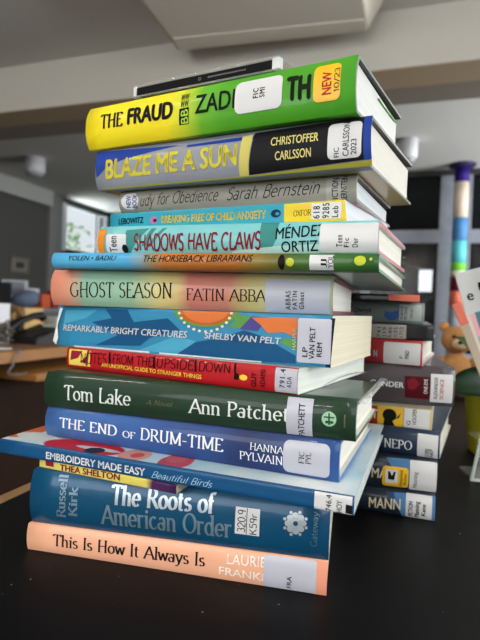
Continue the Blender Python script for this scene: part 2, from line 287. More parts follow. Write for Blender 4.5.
    ('U', 'Kate', 'sans', 'ink', 0.2288, 0.2322, 0.176, 0.664, {'bold': 0.05}),
    ('END',),
  ],
  'mann2': [
    ('P', 'mann_blue', [(0.1927, 0.977), (0.2148, 0.993), (0.2141, 0.061), (0.2032, 0.044), (0.2005, 0.618)]),
    ('T', 'MANN', 'sans', 'cream', 0.1799, 0.304, 0.2092, 0.328, 0.313, {'bold': 0.03}),
    ('LABEL', 'genre_sticker', 'sticker_yellow', 0.19, 0.2139, 0.056, 0.728, 0.15),
    ('P', 'label_white', [(0.1931, 0.621), (0.2042, 0.632), (0.2043, 0.184), (0.1928, 0.166)]),
    ('P', 'ink', [(0.1951, 0.565), (0.1969, 0.572), (0.1989, 0.418), (0.2006, 0.571), (0.2024, 0.568), (0.201, 0.292), (0.1954, 0.302)]),
    ('U', 'Historical', 'sans', 'ink', 0.2059, 0.2086, 0.106, 0.643, {}),
    ('U', 'Fiction', 'sans', 'ink', 0.2096, 0.2123, 0.161, 0.531, {}),
    ('END',),
    ('LABEL', 'spine_label', 'label_white', 0.215, 0.2393, 0.015, 0.982, 0.05),
    ('U', 'Manning', 'sans', 'grey_ink', 0.2182, 0.2218, 0.094, 0.63, {}),
    ('END',),
  ],
  'nepo': [
    ('T', 'NEPO', 'serif', 'white_ink', 0.1732, 0.205, 0.1999, 0.231, 0.333, {'bold': 1.1}),
    ('LABEL', 'spine_label', 'label_white', 0.2046, 0.2234, 0.015, 0.899, 0),
    ('U', 'DBJ', 'sans', 'ink', 0.2119, 0.2151, 0.058, 0.363, {}),
    ('U', 'NEP', 'sans', 'ink', 0.216, 0.2192, 0.043, 0.387, {}),
    ('END',),
  ],
  'st': [
    ('P', 'red_block', [(0.1307, 0.944), (0.1482, 0.96), (0.1484, 0.0), (0.1314, 0.0)]),
    ('T', 'ST', 'sans', 'white_ink', 0.1403, 0.336, 0.1482, 0.331, 0.431, {'bold': 0.05}),
    ('P', 'sticker_yellow', [(0.1489, 0.958), (0.1723, 0.973), (0.1725, 0.0), (0.149, 0.0)]),
    ('E', 'ink', 0.1601, 0.551, 0.0067, 0.325, 0, 360, 0),
    ('P', 'ink', [(0.155, 0.32), (0.1627, 0.315), (0.1658, 0.009), (0.1542, 0.003)]),
    ('P', 'ink', [(0.1656, 0.382), (0.171, 0.713), (0.1693, 0.454)]),
    ('LABEL', 'spine_label', 'label_white', 0.1743, 0.1982, 0.015, 0.985, 0),
    ('U', 'G', 'sans', 'ink', 0.1766, 0.1803, 0.16, 0.382, {}),
    ('U', 'HOOPER', 'sans', 'ink', 0.1819, 0.1856, 0.219, 0.996, {}),
    ('END',),
  ],
  'gander': [
    ('T', 'GANDER', 'sans', 'white_ink', 0.108, 0.457, 0.1411, 0.426, 0.137, {'bold': 0.03}),
    ('P', 'gander_red', [(0.1415, 0.743), (0.1659, 0.745), (0.1663, 0.162), (0.1426, 0.179)]),
    ('P', 'blood_red', [(0.144, 0.635), (0.1507, 0.708), (0.1567, 0.555), (0.1512, 0.392), (0.1453, 0.408)]),
    ('U', 'ONE EYE', 'sans', 'white_ink', 0.1606, 0.164, 0.309, 0.689, {}),
    ('LABEL', 'spine_label', 'label_white', 0.1669, 0.188, 0.104, 0.833, 0.04),
    ('U', 'ALEXANDER', 'sans', 'ink', 0.1702, 0.1735, 0.183, 0.754, {}),
    ('U', 'SCIENCE', 'sans', 'red_ink', 0.1759, 0.1792, 0.193, 0.714, {}),
    ('END',),
  ],
  'red': [
    ('LABEL', 'spine_label', 'label_white', 0.1619, 0.1982, 0.025, 0.919, 0.08),
    ('U', 'F', 'sans', 'grey_ink', 0.1781, 0.181, 0.271, 0.374, {}),
    ('U', 'MAD', 'sans', 'ink', 0.1834, 0.1873, 0.27, 0.613, {'bold': 0.04}),
    ('END',),
    ('T', 'N', 'sans', 'pale_blue_ink', 0.152, 0.287, 0.1556, 0.277, 0.25, {'bold': 0.04}),
  ],
  'black': [
    ('LABEL', 'spine_label', 'label_grey', 0.136, 0.183, 0.03, 0.959, 0),
    ('U', '741', 'mono', 'grey_ink', 0.1537, 0.1573, 0.089, 0.745, {'bold': 0.02}),
    ('U', 'J19', 'mono', 'grey_ink', 0.1594, 0.163, 0.108, 0.761, {'bold': 0.02}),
    ('U', 'K86', 'mono', 'grey_ink', 0.165, 0.1686, 0.126, 0.778, {'bold': 0.02}),
    ('U', '035', 'mono', 'grey_ink', 0.1706, 0.1742, 0.145, 0.794, {'bold': 0.02}),
    ('U', '1712', 'mono', 'grey_ink', 0.1762, 0.1798, 0.163, 0.811, {'bold': 0.02}),
    ('END',),
  ],
  'grey': [
    ('T', 'Cherryh', 'sans', 'ink', 0.1414, 0.474, 0.1592, 0.462, 0.189, {'bold': 0.03}),
    ('E', 'globe_blue', 0.1813, 0.52, 0.0094, 0.408, 200, 380, 0),
    ('P', 'globe_blue', [(0.1729, 0.553), (0.1792, 0.516), (0.1796, 0.156), (0.1753, 0.269)]),
    ('LABEL', 'genre_sticker', 'label_pale', 0.189, 0.2118, 0.123, 0.905, 0),
    ('U', 'SCIENCE', 'sans', 'navy_ink', 0.1902, 0.1928, 0.179, 0.824, {'bold': 0.04}),
    ('U', 'FICTION', 'sans', 'navy_ink', 0.1944, 0.197, 0.187, 0.783, {'bold': 0.04}),
    ('U', 'Cherryh', 'sans', 'grey_ink', 0.2001, 0.2027, 0.222, 0.698, {}),
    ('END',),
  ],
  'salmon': [
    ('P', 'salmon', [(0.1814, 1.0), (0.2112, 1.0), (0.2112, 0.0), (0.1818, 0.124)]),
  ],
}
P_RIGHT, P_NEAR, P_FAR, WORLD, TUBE, EXPOSURE = 46, 43, 160, .45, 48, 1.0
# ------------------------------------------------------------------ helpers
def lin(c):
    c /= 255.0
    return c / 12.92 if c <= 0.04045 else ((c + 0.055) / 1.055) ** 2.4
def rgb(h):
    if isinstance(h, str):
        h = h.lstrip('#'); h = tuple(int(h[i:i + 2], 16) for i in (0, 2, 4))
    return (lin(h[0]), lin(h[1]), lin(h[2]), 1.0)

def new_mat(name):
    m = bpy.data.materials.new(name); m.use_nodes = True
    nt = m.node_tree
    return m, nt, nt.nodes['Principled BSDF']

_M = {}
def plain(name, hexc, rough=0.5, metal=0.0, coat=0.0, coat_rough=0.15, vary=0.06, scale=40.0, bump=0.0, bump_scale=60.0, spec=0.5):
    """A procedural material: one colour with a slight mottling of the thing's own and optional fine relief."""
    if name in _M: return _M[name]
    m, nt, b = new_mat(name)
    c = rgb(hexc)
    tc = nt.nodes.new('ShaderNodeTexCoord')
    nz = nt.nodes.new('ShaderNodeTexNoise'); nz.inputs['Scale'].default_value = scale; nz.inputs['Detail'].default_value = 3
    nt.links.new(tc.outputs['Object'], nz.inputs['Vector'])
    mx = nt.nodes.new('ShaderNodeMix'); mx.data_type = 'RGBA'
    mx.inputs['A'].default_value = tuple(v * (1 - vary) for v in c[:3]) + (1,)
    mx.inputs['B'].default_value = tuple(min(1, v * (1 + vary)) for v in c[:3]) + (1,)
    nt.links.new(nz.outputs['Fac'], mx.inputs['Factor'])
    nt.links.new(mx.outputs['Result'], b.inputs['Base Color'])
    b.inputs['Roughness'].default_value = rough; b.inputs['Metallic'].default_value = metal
    b.inputs['Specular IOR Level'].default_value = spec
    b.inputs['Coat Weight'].default_value = coat; b.inputs['Coat Roughness'].default_value = coat_rough
    if bump:
        n2 = nt.nodes.new('ShaderNodeTexNoise'); n2.inputs['Scale'].default_value = bump_scale; n2.inputs['Detail'].default_value = 4
        nt.links.new(tc.outputs['Object'], n2.inputs['Vector'])
        bp = nt.nodes.new('ShaderNodeBump'); bp.inputs['Strength'].default_value = bump; bp.inputs['Distance'].default_value = 0.002
        nt.links.new(n2.outputs['Fac'], bp.inputs['Height'])
        nt.links.new(bp.outputs['Normal'], b.inputs['Normal'])
        if coat: nt.links.new(bp.outputs['Normal'], b.inputs['Coat Normal'])
    _M[name] = m
    return m

def banded(name, L, stops, wobble=0.04, rough=0.5, coat=0.22, coat_rough=0.07, bump=0.12, mottled=0.0, mottle_hex='#000000', mottle_scale=30):
    """Jacket paper printed in colours that run along the book's spine (object x), glossy with plastic."""
    m, nt, b = new_mat(name)
    tc = nt.nodes.new('ShaderNodeTexCoord'); sep = nt.nodes.new('ShaderNodeSeparateXYZ')
    nt.links.new(tc.outputs['Object'], sep.inputs[0])
    ma = nt.nodes.new('ShaderNodeMath'); ma.operation = 'MULTIPLY_ADD'; ma.inputs[1].default_value = 1.0 / L; ma.inputs[2].default_value = 0.5
    nt.links.new(sep.outputs['X'], ma.inputs[0])
    nz = nt.nodes.new('ShaderNodeTexNoise'); nz.inputs['Scale'].default_value = 35; nz.inputs['Detail'].default_value = 4
    nt.links.new(tc.outputs['Object'], nz.inputs['Vector'])
    m2 = nt.nodes.new('ShaderNodeMath'); m2.operation = 'MULTIPLY_ADD'; m2.inputs[1].default_value = wobble * 2
    nt.links.new(nz.outputs['Fac'], m2.inputs[0])
    m3 = nt.nodes.new('ShaderNodeMath'); m3.operation = 'SUBTRACT'; m3.inputs[1].default_value = wobble
    nt.links.new(ma.outputs[0], m3.inputs[0]); nt.links.new(m3.outputs[0], m2.inputs[2])
    cr = nt.nodes.new('ShaderNodeValToRGB')
    el = cr.color_ramp.elements
    while len(el) < len(stops): el.new(0.5)
    for e, (p, h) in zip(el, stops): e.position = p
    for e, (p, h) in zip(el, stops): e.color = rgb(h)
    nt.links.new(m2.outputs[0], cr.inputs['Fac'])
    out = cr.outputs['Color']
    if mottled:
        n3 = nt.nodes.new('ShaderNodeTexNoise'); n3.inputs['Scale'].default_value = mottle_scale; n3.inputs['Detail'].default_value = 6
        nt.links.new(tc.outputs['Object'], n3.inputs['Vector'])
        r2 = nt.nodes.new('ShaderNodeValToRGB'); r2.color_ramp.elements[0].position = 0.45; r2.color_ramp.elements[1].position = 0.7
        r2.color_ramp.elements[1].color = (mottled,) * 3 + (1,)
        nt.links.new(n3.outputs['Fac'], r2.inputs['Fac'])
        mx = nt.nodes.new('ShaderNodeMix'); mx.data_type = 'RGBA'; mx.inputs['B'].default_value = rgb(mottle_hex)
        nt.links.new(r2.outputs['Color'], mx.inputs['Factor']); nt.links.new(out, mx.inputs['A']); out = mx.outputs['Result']
    nt.links.new(out, b.inputs['Base Color'])
    b.inputs['Specular IOR Level'].default_value = .2
    b.inputs['Roughness'].default_value = rough; b.inputs['Coat Weight'].default_value = coat; b.inputs['Coat Roughness'].default_value = coat_rough
    n2 = nt.nodes.new('ShaderNodeTexNoise'); n2.inputs['Scale'].default_value = 28; n2.inputs['Detail'].default_value = 3
    nt.links.new(tc.outputs['Object'], n2.inputs['Vector'])
    bp = nt.nodes.new('ShaderNodeBump'); bp.inputs['Strength'].default_value = bump; bp.inputs['Distance'].default_value = 0.002
    nt.links.new(n2.outputs['Fac'], bp.inputs['Height'])
    nt.links.new(bp.outputs['Normal'], b.inputs['Normal']); nt.links.new(bp.outputs['Normal'], b.inputs['Coat Normal'])
    return m

def page_mat(name, hexc):
    if name in _M: return _M[name]
    m, nt, b = new_mat(name)
    c = rgb(hexc)
    tc = nt.nodes.new('ShaderNodeTexCoord'); mp = nt.nodes.new('ShaderNodeMapping'); mp.inputs['Scale'].default_value = (4, 4, 1400)
    nt.links.new(tc.outputs['Object'], mp.inputs['Vector'])
    nz = nt.nodes.new('ShaderNodeTexNoise'); nz.inputs['Scale'].default_value = 1.0; nz.inputs['Detail'].default_value = 2
    nt.links.new(mp.outputs[0], nz.inputs['Vector'])
    cr = nt.nodes.new('ShaderNodeValToRGB')
    cr.color_ramp.elements[0].position = 0.3; cr.color_ramp.elements[0].color = tuple(v * 0.88 for v in c[:3]) + (1,)
    cr.color_ramp.elements[1].position = 0.62; cr.color_ramp.elements[1].color = c
    nt.links.new(nz.outputs['Fac'], cr.inputs['Fac']); nt.links.new(cr.outputs['Color'], b.inputs['Base Color'])
    b.inputs['Roughness'].default_value = 0.85
    _M[name] = m
    return m

def clear(name, tint=(0.9, 0.95, 0.95, 1), alpha=0.25, rough=0.08, coat=0.6, spec=.5):
    """Thin clear plastic: partly see-through, glossy."""
    if name in _M: return _M[name]
    m, nt, b = new_mat(name)
    b.inputs['Base Color'].default_value = tint; b.inputs['Roughness'].default_value = rough; b.inputs['Alpha'].default_value = alpha
    b.inputs['Coat Weight'].default_value = coat; b.inputs['Coat Roughness'].default_value = 0.05; b.inputs['Specular IOR Level'].default_value = spec
    tc = nt.nodes.new('ShaderNodeTexCoord')
    n2 = nt.nodes.new('ShaderNodeTexNoise'); n2.inputs['Scale'].default_value = 45
    nt.links.new(tc.outputs['Object'], n2.inputs['Vector'])
    bp = nt.nodes.new('ShaderNodeBump'); bp.inputs['Strength'].default_value = 0.4; bp.inputs['Distance'].default_value = 0.003
    nt.links.new(n2.outputs['Fac'], bp.inputs['Height']); nt.links.new(bp.outputs['Normal'], b.inputs['Normal'])
    _M[name] = m
    return m

def glow(name, hexc, strength):
    m, nt, b = new_mat(name)
    b.inputs['Base Color'].default_value = (0.02, 0.02, 0.02, 1)
    b.inputs['Emission Color'].default_value = rgb(hexc); b.inputs['Emission Strength'].default_value = strength
    return m

def link_mesh(name, bm, mats, parent=None, smooth=False):
    me = bpy.data.meshes.new(name); bm.to_mesh(me); bm.free()
    for m in (mats if isinstance(mats, (list, tuple)) else [mats]): me.materials.append(m)
    if smooth:
        for p in me.polygons: p.use_smooth = True
    o = bpy.data.objects.new(name, me); COL.objects.link(o)
    if parent: o.parent = parent
    return o

def tag(o, label, cat, group=None):
    o['label'] = label; o['category'] = cat
    if group: o['group'] = group
    return o

def thing(name, label, cat, loc=(0, 0, 0), rotz=0.0, group=None):
    o = bpy.data.objects.new(name, None); COL.objects.link(o)
    o.empty_display_size = 0.05; o.location = loc; o.rotation_euler = (0, 0, rotz)
    return tag(o, label, cat, group)

def add_box(bm, x0, x1, y0, y1, z0, z1, bevel=0.0, mat=0):
    vs = [bm.verts.new((x, y, z)) for x in (x0, x1) for y in (y0, y1) for z in (z0, z1)]
    fs = [(0, 1, 3, 2), (4, 6, 7, 5), (0, 4, 5, 1), (2, 3, 7, 6), (0, 2, 6, 4), (1, 5, 7, 3)]
    faces = [bm.faces.new([vs[i] for i in f]) for f in fs]
    for f in faces: f.material_index = mat
    if bevel:
        es = list({e for f in faces for e in f.edges})
        r = bmesh.ops.bevel(bm, geom=es, offset=bevel, segments=2, affect='EDGES', profile=0.5)
        for f in r['faces']: f.material_index = mat
    return faces

def box_obj(name, x0, x1, y0, y1, z0, z1, m, parent=None, bevel=0.0):
    bm = bmesh.new(); add_box(bm, x0, x1, y0, y1, z0, z1, bevel)
    bmesh.ops.recalc_face_normals(bm, faces=bm.faces)
    return link_mesh(name, bm, m, parent)

def add_lathe(bm, prof, n=32, cx=0, cy=0, mat=0):
    rings = []
    for r, z in prof:
        rings.append([bm.verts.new((cx + r * math.cos(2 * PI * k / n), cy + r * math.sin(2 * PI * k / n), z)) for k in range(n)] if r > 1e-6 else [bm.verts.new((cx, cy, z))])
    for a, b in zip(rings, rings[1:]):
        for k in range(n):
            k2 = (k + 1) % n
            q = [a[k % len(a)], a[k2 % len(a)], b[k2 % len(b)], b[k % len(b)]]
            q = [v for i, v in enumerate(q) if v not in q[:i]]
            if len(q) >= 3:
                f = bm.faces.new(q); f.material_index = mat; f.smooth = True

def add_tube(bm, pts, r, n=10, mat=0):
    """A round tube along a polyline; r is a number or one radius per point."""
    P = [Vector(p) for p in pts]; R = r if isinstance(r, (list, tuple)) else [r] * len(P)
    rings = []
    ref = Vector((0.13, 0.21, 0.97))
    for i, p in enumerate(P):
        t = (P[min(i + 1, len(P) - 1)] - P[max(i - 1, 0)]).normalized()
        a = t.cross(ref).normalized(); b = t.cross(a)
        rings.append([bm.verts.new(p + (a * math.cos(2 * PI * k / n) + b * math.sin(2 * PI * k / n)) * R[i]) for k in range(n)])
    for A, B in zip(rings, rings[1:]):
        for k in range(n):
            f = bm.faces.new((A[k], A[(k + 1) % n], B[(k + 1) % n], B[k])); f.material_index = mat; f.smooth = True
    bm.faces.new(rings[0][::-1]).material_index = mat; bm.faces.new(rings[-1]).material_index = mat

def add_ball(bm, c, r, sub=3, mat=0):
    g = bmesh.ops.create_icosphere(bm, subdivisions=sub, radius=1.0)
    for v in g['verts']: v.co = Vector((c[0] + v.co.x * r[0], c[1] + v.co.y * r[1], c[2] + v.co.z * r[2]))
    for f in {f for v in g['verts'] for f in v.link_faces}: f.material_index = mat; f.smooth = True

# ------------------------------------------------------------------ lettering
# Pen-drawn letters: l = line, a = arc (centre, radii, from, to in degrees), s = a foot serif at a point, d = dot.
SERIF_ADV = {}
GLYPH = {
 'A': (.76, 'l 0 0 .38 1;l .38 1 .76 0;l .14 .34 .62 .34;s 0 0;s .76 0'),
 'B': (.64, 'l .12 0 .12 1;l .12 1 .34 1;a .34 .76 .22 .24 90 -90;l .12 .52 .34 .52;a .34 .26 .26 .26 90 -90;l .12 0 .34 0;s .1 0;s .1 1'),
 'C': (.72, 'a .4 .5 .34 .5 48 312'),
 'D': (.78, 'l .12 0 .12 1;l .12 1 .34 1;a .34 .5 .38 .5 90 -90;l .12 0 .34 0;s .1 0;s .1 1'),
 'E': (.62, 'l .12 0 .12 1;l .1 1 .54 1;l .12 .52 .44 .52;l .1 0 .58 0;l .54 1 .54 .86;l .58 0 .6 .16;s .1 0;s .1 1'),
 'F': (.58, 'l .12 0 .12 1;l .1 1 .54 1;l .12 .52 .44 .52;l .54 1 .54 .84;s .12 0;s .1 1'),
 'G': (.8, 'a .42 .5 .36 .5 48 320;l .7 .1 .7 .44;s .7 .44'),
 'H': (.82, 'l .14 0 .14 1;l .68 0 .68 1;l .14 .52 .68 .52;s .14 0;s .14 1;s .68 0;s .68 1'),
 'I': (.3, 'l .15 0 .15 1;s .15 0;s .15 1'),
 'K': (.72, 'l .12 0 .12 1;l .12 .4 .6 1;l .28 .58 .66 0;s .12 0;s .12 1;s .66 0;s .6 1'),
 'L': (.58, 'l .12 0 .12 1;l .1 0 .56 0;l .56 0 .57 .18;s .12 1'),
 'M': (.96, 'l .14 0 .12 1;l .12 1 .48 .06;l .48 .06 .82 1;l .82 1 .84 0;s .14 0;s .84 0;s .1 1;s .84 1'),
 'N': (.82, 'l .14 0 .14 1;l .14 1 .68 0;l .68 0 .68 1;s .14 0;s .12 1;s .68 1'),
 'O': (.82, 'a .41 .5 .36 .5 0 360'),
 'P': (.62, 'l .12 0 .12 1;l .12 1 .32 1;a .32 .74 .25 .26 90 -90;l .12 .48 .32 .48;s .12 0;s .1 1'),
 'R': (.72, 'l .12 0 .12 1;l .12 1 .32 1;a .32 .75 .24 .25 90 -90;l .12 .5 .32 .5;l .34 .5 .68 0;s .12 0;s .1 1;s .68 0'),
 'S': (.56, 'a .28 .76 .2 .24 30 270;a .28 .26 .23 .26 90 -150'),
 'T': (.68, 'l .34 0 .34 1;l .02 1 .66 1;l .03 1 .02 .86;l .65 1 .66 .86;s .34 0'),
 'U': (.78, 'l .13 1 .13 .3;a .38 .3 .25 .3 180 360;l .63 .3 .63 1;s .13 1;s .63 1'),
 'V': (.72, 'l .03 1 .37 0;l .37 0 .7 1;s .03 1;s .7 1'),
 'W': (1.0, 'l .02 1 .28 0;l .28 0 .5 .9;l .5 .9 .74 0;l .74 0 .98 1;s .02 1;s .98 1'),
 'X': (.7, 'l .02 1 .68 0;l .68 1 .02 0'),
 'Y': (.7, 'l .02 1 .35 .48;l .68 1 .35 .48;l .35 .48 .35 0;s .35 0;s .02 1;s .68 1'),
 'Z': (.64, 'l .04 1 .6 1;l .6 1 .04 0;l .04 0 .62 0'),
 'a': (.52, 'a .22 .18 .18 .18 0 360;l .42 .46 .42 .06;a .42 .06 .06 .06 180 300;a .25 .46 .17 .18 150 0'),
 'b': (.56, 'l .1 0 .1 1;a .29 .32 .21 .32 0 360;s .07 1'),
 'c': (.5, 'a .28 .32 .22 .32 50 315'),
 'd': (.58, 'l .47 0 .47 1;a .27 .32 .21 .32 0 360;s .44 1;s .5 0'),
 'e': (.54, 'a .28 .32 .22 .32 0 318;l .06 .34 .5 .34'),
 'f': (.36, 'l .14 0 .14 .8;a .3 .8 .16 .2 180 50;l 0 .62 .32 .62;s .14 0'),
 'g': (.54, 'a .26 .34 .2 .3 0 360;l .46 .64 .46 -.08;a .26 -.08 .2 .2 0 -150'),
 'h': (.6, 'l .1 0 .1 1;a .28 .44 .19 .2 180 0;l .47 .44 .47 0;s .1 0;s .47 0;s .07 1'),
 'i': (.24, 'l .12 0 .12 .64;d .12 .88;s .12 0;s .09 .64'),
 'k': (.56, 'l .1 0 .1 1;l .1 .24 .44 .64;l .22 .38 .5 0;s .1 0;s .5 0;s .07 1;s .44 .64'),
 'l': (.24, 'l .12 0 .12 1;s .12 0;s .09 1'),
 'm': (.92, 'l .1 0 .1 .64;a .28 .44 .18 .2 180 0;l .46 .44 .46 0;a .64 .44 .18 .2 180 0;l .82 .44 .82 0;s .1 0;s .46 0;s .82 0;s .07 .64'),
 'n': (.6, 'l .1 0 .1 .64;a .28 .44 .19 .2 180 0;l .47 .44 .47 0;s .1 0;s .47 0;s .07 .64'),
 'o': (.56, 'a .28 .32 .23 .32 0 360'),
 'p': (.56, 'l .1 -.3 .1 .64;a .29 .32 .21 .32 0 360;s .1 -.3;s .07 .64'),
 'r': (.42, 'l .1 0 .1 .64;a .28 .44 .18 .2 180 50;s .1 0;s .07 .64'),
 's': (.42, 'a .21 .48 .14 .16 30 270;a .21 .16 .17 .16 90 -150'),
 't': (.36, 'l .14 .12 .14 .86;a .26 .12 .12 .12 180 310;l 0 .62 .31 .62'),
 'u': (.58, 'l .1 .64 .1 .2;a .28 .2 .18 .2 180 360;l .46 .64 .46 0;s .07 .64;s .43 .64'),
 'v': (.52, 'l .03 .64 .26 0;l .26 0 .5 .64;s .03 .64;s .5 .64'),
 'w': (.74, 'l .02 .64 .2 0;l .2 0 .37 .6;l .37 .6 .56 0;l .56 0 .72 .64;s .02 .64;s .72 .64'),
 'y': (.52, 'l .03 .64 .27 0;l .5 .64 .2 -.2;a .1 -.16 .1 .12 -40 -150;s .03 .64;s .5 .64'),
 '0': (.6, 'a .3 .5 .24 .5 0 360'), '1': (.36, 'l .2 0 .2 1;l .2 1 .06 .82'), '2': (.56, 'a .28 .72 .22 .28 170 -30;l .47 .6 .05 0;l .05 0 .54 0'),
 '3': (.54, 'a .25 .75 .2 .25 150 -90;a .25 .26 .23 .26 90 -150'), '5': (.54, 'l .48 1 .12 1;l .12 1 .1 .58;a .26 .32 .22 .32 120 -150'),
 '9': (.54, 'a .27 .7 .2 .3 0 360;l .47 .7 .4 0'), '/': (.4, 'l .02 -.1 .38 1.05'), '.': (.2, 'd .1 .04'), '-': (.4, 'l .04 .38 .36 .38'), ' ': (.34, ''),
}

def pen_text(s, serif, bold=1.0, slant=0.0):
    """Outline quads of pen-drawn lettering; capitals are 1 high. Returns (points, faces, width)."""
    if serif: thick, thin, nib = 0.135 * (0.55 + 0.45 * bold), 0.05 * (0.6 + 0.4 * bold), math.radians(12)
    else: thick = thin = 0.075 * bold; nib = 0
    pts, faces = [], []
    def ribbon(path):
        n = len(path)
        ids = []
        for i, p in enumerate(path):
            a = path[max(i - 1, 0)]; b = path[min(i + 1, n - 1)]
            dx, dy = b[0] - a[0], b[1] - a[1]; l = math.hypot(dx, dy) or 1
            w = thin + (thick - thin) * abs(math.sin(math.atan2(dy, dx) - nib))
            nx, ny = -dy / l * w / 2, dx / l * w / 2
            pts.append((p[0] + nx, p[1] + ny)); pts.append((p[0] - nx, p[1] - ny)); ids.append(len(pts) - 2)
        for a, b in zip(ids, ids[1:]): faces.append((a, a + 1, b + 1, b))
    x = 0.0
    for ch in s:
        g = GLYPH.get(ch)
        if g is None and ch == 'É': g = (GLYPH['E'][0], GLYPH['E'][1] + ';l .28 1.1 .4 1.25')
        if g is None: g = GLYPH.get(ch.upper(), GLYPH[' '])
        w, code = g
        jig = 0.0 if serif or slant == 0 else random.uniform(-0.03, 0.03)
        for c in filter(None, code.split(';')):
            f = c.split(); v = [float(q) for q in f[1:]]
            if f[0] == 'l':
                k = max(2, int(math.hypot(v[2] - v[0], v[3] - v[1]) / 0.12))
                path = [(v[0] + (v[2] - v[0]) * i / k, v[1] + (v[3] - v[1]) * i / k) for i in range(k + 1)]
            elif f[0] == 'a':
                k = max(5, int(abs(v[5] - v[4]) / 18))
                path = [(v[0] + v[2] * math.cos(math.radians(v[4] + (v[5] - v[4]) * i / k)), v[1] + v[3] * math.sin(math.radians(v[4] + (v[5] - v[4]) * i / k))) for i in range(k + 1)]
            elif f[0] == 's':
                if not serif: continue
                path = [(v[0] - 0.11, v[1]), (v[0], v[1]), (v[0] + 0.11, v[1])]
            else:
                r = max(thick, 0.09) * 0.6; b0 = len(pts)
                for q in range(8): pts.append((x + v[0] + r * math.cos(q * PI / 4), v[1] + r * math.sin(q * PI / 4)))
                faces.append(tuple(range(b0, b0 + 8))); continue
            b0 = len(pts)
            ribbon([(x + px, py + jig) for px, py in path])
        x += w + (0.06 if serif else 0.04)
    if slant: pts = [(p[0] + slant * p[1], p[1]) for p in pts]
    return pts, faces

_FONT_CAP = []
def font_text(s, heavy=0.0, slant=0.0, spacing=1.0):
    """Outline of sans lettering from Blender's built-in face; capitals are 1 high."""
    def outline(t):
        cu = bpy.data.curves.new('lettering', 'FONT'); cu.body = t; cu.size = 1; cu.space_character = spacing; cu.resolution_u = 3
        ob = bpy.data.objects.new('lettering', cu)
        me = ob.to_mesh()
        p = [(v.co.x, v.co.y) for v in me.vertices]; f = [tuple(q.vertices) for q in me.polygons]
        ob.to_mesh_clear(); bpy.data.objects.remove(ob); bpy.data.curves.remove(cu)
        return p, f
    if not _FONT_CAP:
        p, _ = outline('H'); _FONT_CAP.append(max(q[1] for q in p))
    p, f = outline(s)
    k = 1 / _FONT_CAP[0]
    out, faces = [], []
    for dx, dy in (((-heavy, 0), (heavy, 0), (0, heavy * .6), (0, -heavy * .6)) if heavy else ((0, 0),)):
        n = len(out)
        out += [(x * k + slant * y * k + dx, y * k + dy) for x, y in p]; faces += [tuple(i + n for i in q) for q in f]
    return out, faces

def letters(s, font, k):
    bold = k.get('bold'); slant = k.get('slant', 0.0)
    if font == 'serif': return pen_text(s, True, bold or 1.0, slant)
    if font == 'hand': return pen_text(s, False, bold or 1.0, slant)
    if font == 'mono': return font_text(s, bold or 0.03, slant, 1.2)
    return font_text(s, bold or 0.02, slant, 1.0)

# ------------------------------------------------------------------ materials for print
INK = {
 'ink': '#121214', 'dark_green': '#0c1c08', 'fraud_green': '#a8d24a', 'red_ink': '#b81c22', 'blue_ink': '#23408c', 'grey_ink': '#4a4c50', 'navy_ink': '#16284e',
 'blaze_olive': '#a8a43c', 'blaze_blue': '#223f96', 'blaze_yellow': '#cfc468', 'blaze_black': '#17171a', 'blaze_letters': '#d2c63c', 'pale_yellow': '#e6d987',
 'pink': '#d26a9a', 'anx_yellow': '#e8cc3a', 'anx_teal': '#2e9db4', 'shadows_dark': '#3f8a86', 'shadows_pale': '#b4dcdc', 'orange': '#e0882c', 'blood_red': '#7d1726',
 'yellow_green': '#c2cc3c', 'rem_navy': '#17517e', 'rem_light': '#4da3c4', 'rem_green': '#5f9a4c', 'rem_purple': '#4d4a8e', 'rem_orange': '#d9773e', 'rem_sun_ring': '#b8622c', 'rem_dark': '#151c30',
 'cream': '#e9dfc0', 'white_worn': '#dfe3e4', 'white_ink': '#eef0f2', 'guide_yellow': '#e4cc5c', 'guide_maroon': '#8c1c34', 'guide_dark': '#1c0508', 'bright_yellow': '#f0c840',
 'silver': '#dfe4e0', 'dull_gold': '#8f8a60', 'pale_green': '#9cc8a4', 'tom_green': '#2c4c34', 'pale_blue_ink': '#a9cfe6', 'pale_peach': '#fff4ea', 'always_deep': '#ec9c80',
 'mann_blue': '#4f7fae', 'mann_mid': '#2f4c70', 'red_block': '#b8321e', 'gander_red': '#4e0c16', 'globe_blue': '#3f68ac', 'salmon': '#f0806c',
 'label_white': '#d8d8da', 'label_grey': '#a7a49c', 'label_lilac': '#bcbdca', 'label_pale': '#c4ccca', 'sticker_yellow': '#f0bc1c',
}
def ink(name):
    if name in ('foil', 'foil_dull'):
        return plain('silver_foil' if name == 'foil' else 'dim_silver_foil', '#b4bcc2' if name == 'foil' else '#7d93a0', rough=0.42 if name == 'foil' else .5, metal=0.55, vary=0.35, scale=70)  # dim copy of the same foil: its weaker reflection is put into the colour
    if name.startswith('label') or name.startswith('sticker'):
        return plain('paper_' + name, INK[name], rough=0.4, coat=0.2, coat_rough=0.2, vary=0.02, spec=.3)
    return plain('print_' + name, INK[name], rough=0.55, vary=0.04, spec=.12)

BOOK_GEO['tom']['W'] = .106
_b = BOOK_GEO['birds']; _c = .5 * (_b['L'] - 0.122); _b['x'] -= _c * math.cos(_b['yaw']); _b['y'] -= _c * math.sin(_b['yaw']); _b['L'] = 0.122
